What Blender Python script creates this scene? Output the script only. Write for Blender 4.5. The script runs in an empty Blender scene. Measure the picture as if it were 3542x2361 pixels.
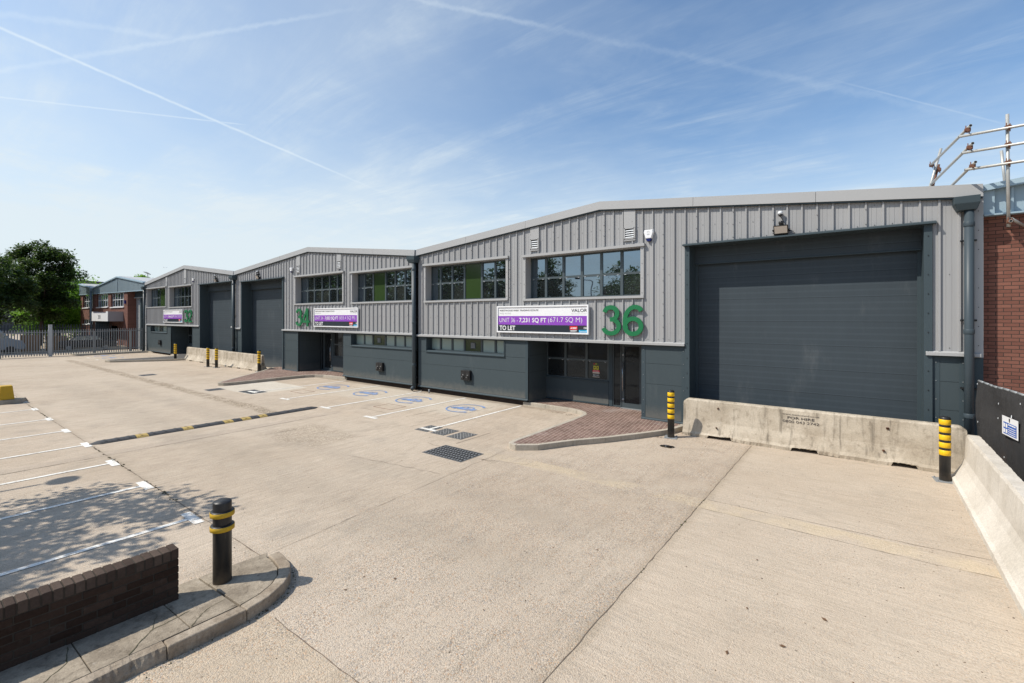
import bpy, math, random
from math import radians as R, sin, cos, pi
random.seed(7)
SC = bpy.context.scene
COL = SC.collection
SUN_AZ = (0.70, 0.714)          # direction in which light travels over the ground
SUN_EL = 48.0

# ------------------------------------------------------------------ mesh helper
class MB:
    def __init__(s): s.v=[]; s.f=[]; s.m=[]; s.sm=[]
    def poly(s, pts, mi=0, smooth=False):
        n=len(s.v); s.v+= [tuple(p) for p in pts]; s.f.append(tuple(range(n,n+len(pts)))); s.m.append(mi); s.sm.append(smooth)
    def box(s, x0,x1,y0,y1,z0,z1, mi=0):
        if x0>x1: x0,x1=x1,x0
        if y0>y1: y0,y1=y1,y0
        if z0>z1: z0,z1=z1,z0
        s.hexa([(x0,y0,z0),(x1,y0,z0),(x1,y1,z0),(x0,y1,z0)],[(x0,y0,z1),(x1,y0,z1),(x1,y1,z1),(x0,y1,z1)],mi)
    def hexa(s, lo, hi, mi=0):
        n=len(s.v); k=len(lo); s.v+= [tuple(p) for p in lo]+[tuple(p) for p in hi]
        s.f.append(tuple(n+i for i in reversed(range(k)))); s.f.append(tuple(n+k+i for i in range(k)))
        for i in range(k):
            j=(i+1)%k; s.f.append((n+i,n+j,n+k+j,n+k+i))
        s.m+=[mi]*(k+2); s.sm+=[False]*(k+2)
    def prism(s, pts, axis, a, b, mi=0):
        # pts 2-D outline; axis 'x': pts=(y,z) ; 'y': pts=(x,z) ; 'z': pts=(x,y)
        def mk(p,t):
            return (t,p[0],p[1]) if axis=='x' else ((p[0],t,p[1]) if axis=='y' else (p[0],p[1],t))
        s.hexa([mk(p,a) for p in pts],[mk(p,b) for p in pts],mi)
    def lathe(s, cx,cy, prof, n=24, mi=0, smooth=True, caps=True):
        # prof list of (r,z)
        base=len(s.v)
        for r,z in prof:
            for i in range(n):
                a=2*pi*i/n; s.v.append((cx+r*cos(a),cy+r*sin(a),z))
        for k in range(len(prof)-1):
            for i in range(n):
                j=(i+1)%n; s.f.append((base+k*n+i,base+k*n+j,base+(k+1)*n+j,base+(k+1)*n+i)); s.m.append(mi); s.sm.append(smooth)
        if caps:
            s.f.append(tuple(base+i for i in reversed(range(n)))); s.m.append(mi); s.sm.append(False)
            t=base+(len(prof)-1)*n; s.f.append(tuple(t+i for i in range(n))); s.m.append(mi); s.sm.append(False)
    def tube(s, p, q, r, n=10, mi=0, r2=None, open_end=False):
        r2=r if r2 is None else r2
        d=[q[i]-p[i] for i in range(3)]; L=math.sqrt(sum(c*c for c in d)) or 1e-6; d=[c/L for c in d]
        a=(0,0,1) if abs(d[2])<.9 else (1,0,0)
        u=[d[1]*a[2]-d[2]*a[1], d[2]*a[0]-d[0]*a[2], d[0]*a[1]-d[1]*a[0]]; l=math.sqrt(sum(c*c for c in u)); u=[c/l for c in u]
        w=[d[1]*u[2]-d[2]*u[1], d[2]*u[0]-d[0]*u[2], d[0]*u[1]-d[1]*u[0]]
        b=len(s.v)
        for (c,rr) in ((p,r),(q,r2)):
            for i in range(n):
                t=2*pi*i/n; s.v.append(tuple(c[k]+rr*(cos(t)*u[k]+sin(t)*w[k]) for k in range(3)))
        for i in range(n):
            j=(i+1)%n; s.f.append((b+i,b+j,b+n+j,b+n+i)); s.m.append(mi); s.sm.append(True)
        s.f.append(tuple(b+i for i in reversed(range(n)))); s.f.append(tuple(b+n+i for i in range(n))); s.m+=[mi,mi]; s.sm+=[False,False]
    def path(s, pts, r, n=8, mi=0):
        for a,b in zip(pts[:-1],pts[1:]): s.tube(a,b,r,n,mi)
    def build(s, name, mats, parent=None, bevel=0, seg=2, loc=None):
        me=bpy.data.meshes.new(name); me.from_pydata(s.v,[],s.f)
        if not isinstance(mats,(list,tuple)): mats=[mats]
        for m in mats: me.materials.append(m)
        me.polygons.foreach_set('material_index', s.m); me.polygons.foreach_set('use_smooth', s.sm)
        me.update()
        o=bpy.data.objects.new(name,me); COL.objects.link(o)
        if parent: o.parent=parent
        if loc: o.location=loc
        if bevel:
            b=o.modifiers.new('b','BEVEL'); b.width=bevel; b.segments=seg; b.limit_method='ANGLE'; b.angle_limit=R(40)
        return o

def tag(o,label,cat,group=None):
    o['label']=label; o['category']=cat
    if group: o['group']=group
    return o
def root(name,label,cat,loc=(0,0,0),rz=0,group=None):
    o=bpy.data.objects.new(name,None); COL.objects.link(o); o.location=loc; o.rotation_euler=(0,0,rz); o.empty_display_size=.2
    return tag(o,label,cat,group)
def struct(o): o['kind']='structure'; return o
def dup(r,loc,rz,label,group=None):
    c=r.copy(); COL.objects.link(c); c.location=loc; c.rotation_euler=(0,0,rz); c['label']=label
    if group: c['group']=group
    for ch in list(r.children):
        k=ch.copy(); COL.objects.link(k); k.parent=c
        for g in list(ch.children):
            d=g.copy(); COL.objects.link(d); d.parent=k
    return c

# ------------------------------------------------------------------ materials
class NT:
    def __init__(s,name):
        s.mat=bpy.data.materials.new(name); s.mat.use_nodes=True; s.t=s.mat.node_tree; s.n=s.t.nodes; s.l=s.t.links
        s.n.clear(); s.out=s.n.new('ShaderNodeOutputMaterial'); s.b=s.n.new('ShaderNodeBsdfPrincipled'); s.l.new(s.b.outputs[0],s.out.inputs[0])
        s.tc=s.n.new('ShaderNodeTexCoord'); s.co=s.tc.outputs['Object']
    def link(s,a,b):
        if hasattr(a,'is_output') or hasattr(a,'links'): s.l.new(a,b)
        else: b.default_value=a
    def math(s,op,a,b=0.,c=None,clamp=False):
        m=s.n.new('ShaderNodeMath'); m.operation=op; m.use_clamp=clamp
        for i,x in enumerate((a,b,c)):
            if x is None: continue
            if isinstance(x,(int,float)): m.inputs[i].default_value=x
            else: s.l.new(x,m.inputs[i])
        return m.outputs[0]
    def mapping(s,co,scale=(1,1,1),rot=(0,0,0),loc=(0,0,0)):
        m=s.n.new('ShaderNodeMapping'); m.inputs['Scale'].default_value=scale; m.inputs['Rotation'].default_value=rot; m.inputs['Location'].default_value=loc
        s.l.new(co,m.inputs[0]); return m.outputs[0]
    def noise(s,scale,detail=4,rough=.55,co=None,dist=0):
        m=s.n.new('ShaderNodeTexNoise'); m.inputs['Scale'].default_value=scale; m.inputs['Detail'].default_value=detail; m.inputs['Roughness'].default_value=rough; m.inputs['Distortion'].default_value=dist
        s.l.new(co or s.co,m.inputs['Vector']); return m.outputs[0]
    def voro(s,scale,co=None,feature='F1'):
        m=s.n.new('ShaderNodeTexVoronoi'); m.inputs['Scale'].default_value=scale; m.feature=feature
        s.l.new(co or s.co,m.inputs['Vector']); return m
    def smooth(s,x,a,b):
        m=s.n.new('ShaderNodeMapRange'); m.interpolation_type='SMOOTHSTEP'; m.inputs[1].default_value=a; m.inputs[2].default_value=b
        s.l.new(x,m.inputs[0]); return m.outputs[0]
    def mix(s,f,a,b,mode='MIX'):
        m=s.n.new('ShaderNodeMix'); m.data_type='RGBA'; m.blend_type=mode
        if isinstance(f,(int,float)): m.inputs[0].default_value=f
        else: s.l.new(f,m.inputs[0])
        for i,x in ((6,a),(7,b)):
            if isinstance(x,(tuple,list)): m.inputs[i].default_value=tuple(x)+((1,) if len(x)==3 else ())
            else: s.l.new(x,m.inputs[i])
        return m.outputs[2]
    def scale(s,col,f):
        g=s.n.new('ShaderNodeCombineColor'); 
        for i in range(3): s.l.new(f,g.inputs[i])
        return s.mix(1.,col,g.outputs[0],'MULTIPLY')
    def sep(s,co=None):
        m=s.n.new('ShaderNodeSeparateXYZ'); s.l.new(co or s.co,m.inputs[0]); return m.outputs
    def bump(s,h,strength=.3,dist=.01):
        m=s.n.new('ShaderNodeBump'); m.inputs['Strength'].default_value=strength; m.inputs['Distance'].default_value=dist
        s.l.new(h,m.inputs['Height']); s.l.new(m.outputs[0],s.b.inputs['Normal'])
    def set(s,col=None,rough=None,metal=None,spec=None):
        for k,v in (('Base Color',col),('Roughness',rough),('Metallic',metal),('Specular IOR Level',spec)):
            if v is None: continue
            if isinstance(v,(tuple,list)): s.b.inputs[k].default_value=tuple(v)+((1,) if len(v)==3 else ())
            elif isinstance(v,(int,float)): s.b.inputs[k].default_value=v
            else: s.l.new(v,s.b.inputs[k])
        return s.mat

def plain(name,col,rough=.5,metal=0.,var=.06,vs=2.,spec=.5,bump=0.,bs=80.,dirt=0.):
    t=NT(name); n=t.noise(vs,5)
    f=t.math('MULTIPLY_ADD',n,2*var,1-var)
    c=t.scale(t.mix(0.,col,col),f)
    if dirt:
        d=t.smooth(t.noise(vs*2.3,6,.65),.5,.75); c=t.mix(t.math('MULTIPLY',d,dirt),c,(.12,.10,.08))
    if bump: t.bump(t.noise(bs,3),bump,.004)
    return t.set(c,rough,metal,spec)

def panel_mat(name,col,rough=.45,pitch=.0,depth=.25,var=.04,axis=2):
    """painted steel sheet with fine pressed lines shaded by colour"""
    t=NT(name); n=t.noise(.9,4); big=t.noise(6,3,co=t.mapping(t.co,(1,1,.15)))
    f=t.math('ADD',t.math('MULTIPLY_ADD',n,2*var,1-var),t.math('MULTIPLY_ADD',big,.05,-.025))
    if pitch:
        z=t.sep()[axis]; w=t.math('FRACT',t.math('DIVIDE',z,pitch)); g=t.math('LESS_THAN',w,.22)
        f=t.math('MULTIPLY',f,t.math('MULTIPLY_ADD',g,-depth,1.))  # groove shade of the pressed lines is put into the colour
    c=t.scale(t.mix(0.,col,col),f); zz=t.sep()[2]; dn=t.noise(5,6,.7)
    c=t.mix(t.math('MULTIPLY',t.math('SUBTRACT',1.,t.smooth(t.math('ADD',zz,t.math('MULTIPLY_ADD',dn,.5,-.25)),.18,.62)),.26),c,(.30,.26,.21))
    c=t.mix(t.math('MULTIPLY',t.smooth(t.noise(1.6,6,.7,t.mapping(t.co,(1,1,.4))),.56,.8),.14),c,(.22,.23,.23))
    return t.set(c,rough,0.,.15)

def roller_mat(name,col):
    t=NT(name); z=t.sep()[2]
    w=t.math('FRACT',t.math('DIVIDE',z,.154)); a=t.math('LESS_THAN',w,.07); b=t.math('MULTIPLY',t.math('GREATER_THAN',w,.16),t.math('LESS_THAN',w,.23))
    w2=t.math('FRACT',t.math('DIVIDE',z,.616)); s=t.math('LESS_THAN',w2,.02)
    li=t.math('ADD',t.math('MAXIMUM',a,b),t.math('MULTIPLY',s,-2.2))  # light and shade of slat ribs and section grooves put into the colour
    f=t.math('ADD',t.math('MULTIPLY_ADD',t.noise(.8,6,.6),.3,.85),t.math('MULTIPLY_ADD',t.noise(3,5,.7,t.mapping(t.co,(3,1,.3))),.16,-.08))
    f=t.math('MULTIPLY',f,t.math('MULTIPLY_ADD',li,.26,1.))
    c=t.scale(t.mix(0.,col,col),f); dn=t.noise(2.5,6,.65)
    dust=t.math('MULTIPLY',t.math('SUBTRACT',1.,t.smooth(t.math('ADD',z,t.math('MULTIPLY',dn,.5)),.3,1.1)),.22)
    haze_=t.math('MULTIPLY',t.smooth(t.noise(.9,7,.7,t.mapping(t.co,(1.4,1,.45))),.55,.80),.16)
    c=t.mix(t.math('ADD',dust,haze_),c,(.30,.30,.29))
    return t.set(c,.5,0.,.2)

def concrete(name,c1,c2,streak=.35,sc=1.,blotch=.5,rough=.9,bump=.5):
    t=NT(name)
    a=t.noise(1.3*sc,7,.62); b=t.noise(7*sc,5,.6); v=t.noise(3*sc,5,.6,t.mapping(t.co,(3,3,.25))); sp=t.noise(110,2)
    c=t.mix(t.smooth(a,.32,.68),c1,c2)
    c=t.mix(t.math('MULTIPLY',t.smooth(v,.5,.75),streak),c,(.10,.085,.065))
    c=t.mix(t.math('MULTIPLY',t.smooth(b,.52,.72),blotch*.45),c,(c1[0]*.45,c1[1]*.43,c1[2]*.4))
    c=t.mix(t.math('MULTIPLY',t.smooth(t.noise(5*sc,6,.7),.6,.8),blotch*.5),c,(.62,.57,.5))
    gg=t.noise(32,4,.8); c=t.scale(c,t.math('ADD',t.math('MULTIPLY_ADD',sp,.5,.75),t.math('MULTIPLY_ADD',gg,.7,-.35)))
    t.bump(t.math('ADD',t.noise(70,4,.7),t.math('MULTIPLY',b,1.5)),bump,.006)
    return t.set(c,rough,0.,.25)

def brickmat(name,c1,c2,mortar,bw=.215,bh=.065,jt=.01,plane='xz',bump=.6,dark=.3):
    t=NT(name); s=t.sep(); cm=t.n.new('ShaderNodeCombineXYZ')
    u,v={'xz':(0,2),'yz':(1,2),'xy':(0,1)}[plane]
    t.l.new(s[u],cm.inputs[0]); t.l.new(s[v],cm.inputs[1])
    k=t.n.new('ShaderNodeTexBrick'); t.l.new(cm.outputs[0],k.inputs['Vector'])
    k.inputs['Scale'].default_value=1; k.inputs['Brick Width'].default_value=bw+jt; k.inputs['Row Height'].default_value=bh+jt
    k.inputs['Mortar Size'].default_value=jt*.55; k.inputs['Mortar Smooth'].default_value=.15; k.inputs['Bias'].default_value=-.1
    k.inputs['Color1'].default_value=c1+(1,); k.inputs['Color2'].default_value=c2+(1,); k.inputs['Mortar'].default_value=mortar+(1,)
    n=t.noise(28,5,.7,t.mapping(cm.outputs[0],(1,4,1))); n2=t.noise(1.2,4)
    c=t.scale(k.outputs['Color'],t.math('ADD',t.math('MULTIPLY_ADD',n,dark*2,.7),t.math('MULTIPLY_ADD',n2,.4,-.05)))
    h=t.math('ADD',t.math('MULTIPLY',k.outputs['Fac'],-2.),t.math('MULTIPLY',n,.5))
    t.bump(h,bump,.01)
    return t.set(c,.9,0.,.2)

def glassmat(name,tint=(.008,.010,.012),refl=.30,rc=(.62,.78,.92)):
    t=NT(name); g=t.n.new('ShaderNodeBsdfGlossy'); g.inputs['Color'].default_value=rc+(1,); g.inputs['Roughness'].default_value=.015
    gi=t.n.new('ShaderNodeNewGeometry'); rp=gi.outputs['Random Per Island']; tb_=t.mix(t.math('MULTIPLY',t.math('POWER',rp,2.5),t.smooth(t.noise(1.2,3),.3,.7)),tint,(.045,.05,.045))
    t.set(tb_,.25,0.,.2); m=t.n.new('ShaderNodeMixShader'); fr=t.n.new('ShaderNodeFresnel'); fr.inputs[0].default_value=1.5
    f=t.math('ADD',fr.outputs[0],refl,clamp=True); t.l.new(f,m.inputs[0]); t.l.new(t.b.outputs[0],m.inputs[1]); t.l.new(g.outputs[0],m.inputs[2]); t.l.new(m.outputs[0],t.out.inputs[0])
    bp=t.n.new('ShaderNodeBump'); bp.inputs['Strength'].default_value=.12; bp.inputs['Distance'].default_value=.02
    t.l.new(t.noise(1.6,1),bp.inputs['Height']); t.l.new(bp.outputs[0],g.inputs['Normal'])
    return t.mat

def leafmat(name,c1,c2,trans=.35):
    t=NT(name); gi=t.n.new('ShaderNodeNewGeometry'); r=gi.outputs['Random Per Island']
    c=t.mix(r,c1,c2); c=t.scale(c,t.math('MULTIPLY_ADD',t.noise(.5,3),.8,.6))
    t.set(c,.55,0.,.3); tr=t.n.new('ShaderNodeBsdfTranslucent'); t.l.new(t.mix(.5,c,(c2[0]*1.6,c2[1]*1.8,c2[2]*.8)),tr.inputs[0])
    m=t.n.new('ShaderNodeMixShader'); m.inputs[0].default_value=trans; t.l.new(t.b.outputs[0],m.inputs[1]); t.l.new(tr.outputs[0],m.inputs[2]); t.l.new(m.outputs[0],t.out.inputs[0])
    return t.mat

def paintmat(name,col,wear=.35,under=(.42,.36,.3),sc=18):
    t=NT(name); n=t.noise(sc,6,.7); n2=t.noise(90,3,.6)
    n3=t.noise(2.6,4,.6); k=t.math('MULTIPLY',t.smooth(t.math('ADD',t.math('ADD',n,t.math('MULTIPLY',n2,.35)),t.math('MULTIPLY_ADD',n3,.5,-.25)),.66,.84),wear)
    c=t.mix(k,t.scale(t.mix(0.,col,col),t.math('MULTIPLY_ADD',t.noise(2.,4),.2,.9)),under)
    t.bump(n2,.3,.004); return t.set(c,.75,0.,.3)

M={}
M['clad']=plain('light_grey_cladding_paint',(.315,.315,.318),.6,0,.09,.5,.3)
def cladmat():
    t=NT('light_grey_cladding_sheet'); x,y,z=t.sep()
    v=t.noise(1.,6,.6,t.mapping(t.co,(3.2,1,.16))); b=t.noise(.45,4); k=t.voro(1.,t.mapping(t.co,(1.05,.01,.01)))
    s=t.n.new('ShaderNodeSeparateColor'); t.l.new(k.outputs['Color'],s.inputs[0])
    f=t.math('ADD',t.math('ADD',t.math('MULTIPLY_ADD',v,.32,.77),t.math('MULTIPLY_ADD',b,.14,-.07)),t.math('MULTIPLY_ADD',s.outputs[0],.06,-.01))
    t.bump(t.noise(1.,3,.5,t.mapping(t.co,(2.,1,.7))),.25,.012)
    return t.set(t.scale(t.mix(0.,(.313,.313,.316),(.313,.313,.316)),f),.58,0.,.3)
M['clad']=cladmat()
M['trim']=plain('light_grey_trim_paint',(.345,.345,.345),.55,0,.04,1.,.3)
M['cap']=plain('grey_capping_paint',(.325,.325,.325),.55,0,.05,.8,.3)
M['dark']=panel_mat('slate_panel_paint',(.055,.072,.080),.6,.022,.16)
M['darkp']=plain('slate_trim_paint',(.046,.064,.074),.55,0,.05,1.5,.2)
M['pipe']=plain('slate_pipe_paint',(.044,.060,.072),.45,0,.05,2,.3)
M['roller']=roller_mat('slate_shutter_paint',(.044,.056,.066))
M['rollerg']=roller_mat('grey_shutter_paint',(.26,.27,.28))
M['frame']=plain('window_frame_paint',(.055,.072,.08),.4,0,.04,2)
M['black']=plain('black_plastic',(.012,.012,.013),.4,0,.1,5)
M['shade']=plain('dark_interior',(.01,.011,.012),.8)
M['glass']=glassmat('reflective_window_glass')
M['glassd']=glassmat('dark_entrance_glass',refl=0.,rc=(.36,.45,.56))
M['frost']=plain('frosted_glass',(.30,.38,.34),.15,0,.1,1.5,.6)
M['green']=plain('green_infill_panel',(.030,.054,.018),.12,0,.06,1.2,.6)
M['digit']=plain('green_letter_paint',(.008,.14,.05),.4,0,.05,3)
M['white']=plain('white_paint',(.72,.72,.73),.45,0,.03,2)
M['whitep']=plain('white_pvc',(.62,.64,.66),.4,0,.05,2)
M['purple']=plain('purple_vinyl',(.23,.055,.42),.4,0,.02,2)
M['navy']=plain('navy_vinyl',(.014,.022,.032),.4,0,.05,2)
M['red']=plain('red_vinyl',(.65,.02,.03),.4)
M['cyan']=plain('cyan_vinyl',(.05,.45,.75),.4)
M['yellowv']=plain('yellow_sticker',(.55,.5,.03),.4)
M['ink']=plain('black_ink',(.015,.015,.02),.6)
M['greyink']=plain('pale_grey_ink',(.5,.5,.52),.6)
M['brick']=brickmat('red_brown_brick',(.175,.077,.056),(.118,.050,.037),(.05,.034,.028),dark=.4,jt=.012)  # dark mortar colour stands in for shadow in the raked joints
M['brick_far']=brickmat('red_brick_far',(.165,.072,.054),(.125,.054,.042),(.12,.09,.08))
M['plinth']=brickmat('dark_plinth_brick',(.05,.035,.028),(.035,.026,.022),(.03,.027,.025))
M['bluec']=plain('pale_blue_cladding_paint',(.27,.36,.42),.5,0,.08,1.2)
M['bluef']=plain('blue_grey_cladding_paint',(.185,.235,.265),.5,0,.08,1.2)
M['roofw']=plain('white_roof_sheet',(.55,.55,.54),.6,0,.2,1.5,.5,0,80,.3)
M['roofd']=plain('dark_roof_sheet',(.07,.072,.08),.7,0,.2,.3)
M['galv']=plain('galvanised_steel',(.27,.285,.295),.5,.25,.12,4)
M['galvd']=plain('weathered_steel',(.055,.06,.06),.6,.2,.15,4)
M['tube']=plain('scaffold_tube_steel',(.42,.42,.40),.45,.35,.18,9,.5,0,80,.25)
M['rust']=plain('rusty_steel',(.14,.06,.035),.8,.1,.25,20)
M['yel']=plain('yellow_reflective_band',(.80,.50,.006),.35,0,.04,6)
M['yelp']=plain('worn_yellow_paint',(.50,.31,.015),.6,0,.12,12,.4,.4,60,.35)
M['blk']=plain('black_painted_steel',(.018,.018,.019),.38,0,.15,8)
def bollardpaint(name,col,dust):
    t=NT(name); z=t.sep()[2]; n=t.noise(16,6,.7); s=t.noise(1.,5,.7,t.mapping(t.co,(60,60,6)))
    c=t.scale(t.mix(0.,col,col),t.math('MULTIPLY_ADD',n,.5,.75))
    c=t.mix(t.math('MULTIPLY',t.math('SUBTRACT',1.,t.smooth(t.math('ADD',z,t.math('MULTIPLY',n,.2)),.05,.34)),dust),c,(.22,.18,.14))
    c=t.mix(t.math('MULTIPLY',t.smooth(s,.60,.74),.35),c,(.16,.15,.14))
    return t.set(c,t.math('MULTIPLY_ADD',n,.35,.25),0.,.4)
M['blk']=bollardpaint('scuffed_black_paint',(.018,.018,.019),.6)
M['yel']=bollardpaint('dusty_yellow_band',(.74,.45,.008),.0)
M['rub']=plain('grey_black_rubber',(.055,.056,.06),.75,0,.15,10,.3,.6,60)
M['ruby']=plain('faded_yellow_rubber',(.42,.30,.10),.75,0,.15,8,.3,.6,60,.3)
M['iron2']=plain('dark_drain_iron',(.085,.088,.092),.5,.3,.25,9)
M['iron']=plain('drain_iron',(.16,.165,.17),.45,.3,.2,12,.5,.4,90)
M['hole']=plain('grate_void',(.006,.006,.006),.9)
M['bar']=concrete('weathered_barrier_concrete',(.36,.305,.235),(.50,.44,.355),.7,1.0,1.0)
M['bar2']=concrete('pale_barrier_concrete',(.50,.455,.39),(.60,.555,.49),.12,.9,.25,.85,.25)
M['kerb']=concrete('kerb_concrete',(.30,.25,.19),(.40,.345,.27),.25,1.4,.8,.95,.8)
M['slab']=concrete('pavement_slab_concrete',(.20,.165,.125),(.36,.305,.235),.25,2.0,1.3,.95,.9)
M['kerb2']=concrete('island_kerb_concrete',(.36,.32,.26),(.44,.39,.32),.2,1.4,.5,.95,.5)
M['paint']=paintmat('white_road_paint',(.74,.725,.68),.8)
M['paintw']=paintmat('worn_white_road_paint',(.68,.66,.60),.8)
M['bluep']=paintmat('blue_road_paint',(.15,.25,.47),.75,(.42,.36,.3),9)
M['crack']=plain('dark_joint_dirt',(.15,.115,.085),.95,0,.4,14)
M['moss']=plain('mossy_joint',(.075,.07,.035),.95,0,.5,30)
M['leaf']=leafmat('tree_leaves_shade_tone',(.015,.034,.009),(.080,.125,.034),.28)  # low leaf colour carries the shade on the dark trees
M['leafl']=leafmat('tree_leaves_sun_tone',(.075,.16,.022),(.19,.33,.05),.45)  # raised leaf colour carries the sunlight on the bright trees
M['bark']=plain('tree_bark',(.06,.045,.035),.9,0,.3,6,.2,.8,30)
M['mesh']=None
M['tarm']=plain('dark_asphalt',(.10,.095,.09),.95,0,.15,3,.2,.5,120)
M['wood']=plain('pallet_wood',(.20,.13,.075),.85,0,.25,3)
M['litter']=plain('dry_leaf_litter',(.13,.07,.035),.9,0,.3,30)
M['lens']=plain('floodlight_lens',(.50,.44,.38),.2,0,.02)
M['bluep2']=plain('blue_plastic',(.01,.02,.12),.25)
M['blues']=plain('safety_blue_vinyl',(.01,.09,.42),.4)

def paver():
    t=NT('brown_block_paving'); co=t.mapping(t.co,(1,1,1),(0,0,R(90-9)))
    k=t.n.new('ShaderNodeTexBrick'); t.l.new(co,k.inputs['Vector'])
    for a,b in (('Scale',1),('Brick Width',.21),('Row Height',.105),('Mortar Size',.0055),('Mortar Smooth',.1),('Bias',0.)): k.inputs[a].default_value=b
    k.inputs['Color1'].default_value=(.135,.078,.064,1); k.inputs['Color2'].default_value=(.205,.132,.11,1); k.inputs['Mortar'].default_value=(.40,.34,.27,1)
    c=t.scale(k.outputs['Color'],t.math('MULTIPLY_ADD',t.noise(1.4,6,.65),.8,.62))
    c=t.mix(t.math('MULTIPLY',t.smooth(t.noise(.9,5,.6,dist=.8),.58,.72),.35),c,(.42,.38,.36))
    t.bump(t.math('ADD',t.math('MULTIPLY',k.outputs['Fac'],-1.),t.math('MULTIPLY',t.noise(60,3),.4)),.5,.006)
    return t.set(c,.85,0.,.3)
M['paver']=paver()

def hoarding():
    t=NT('black_debris_netting'); s=t.sep()
    a=t.noise(2.,5,.6); w=t.noise(60,2,.5,t.mapping(t.co,(1,.15,3)))
    r=t.smooth(t.noise(1.4,5,.7,t.mapping(t.co,(1,1,.35))),.55,.8)
    c=t.mix(a,(.028,.028,.03),(.058,.056,.056)); c=t.mix(t.math('MULTIPLY',r,.5),c,(.085,.06,.05)); c=t.scale(c,t.math('MULTIPLY_ADD',w,.5,.75))
    t.bump(t.math('ADD',t.math('MULTIPLY',t.noise(3.,3,.5,t.mapping(t.co,(1,1,.5))),4.),w),.5,.03)
    return t.set(c,.8,0.,.2)
M['mesh']=hoarding()

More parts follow.
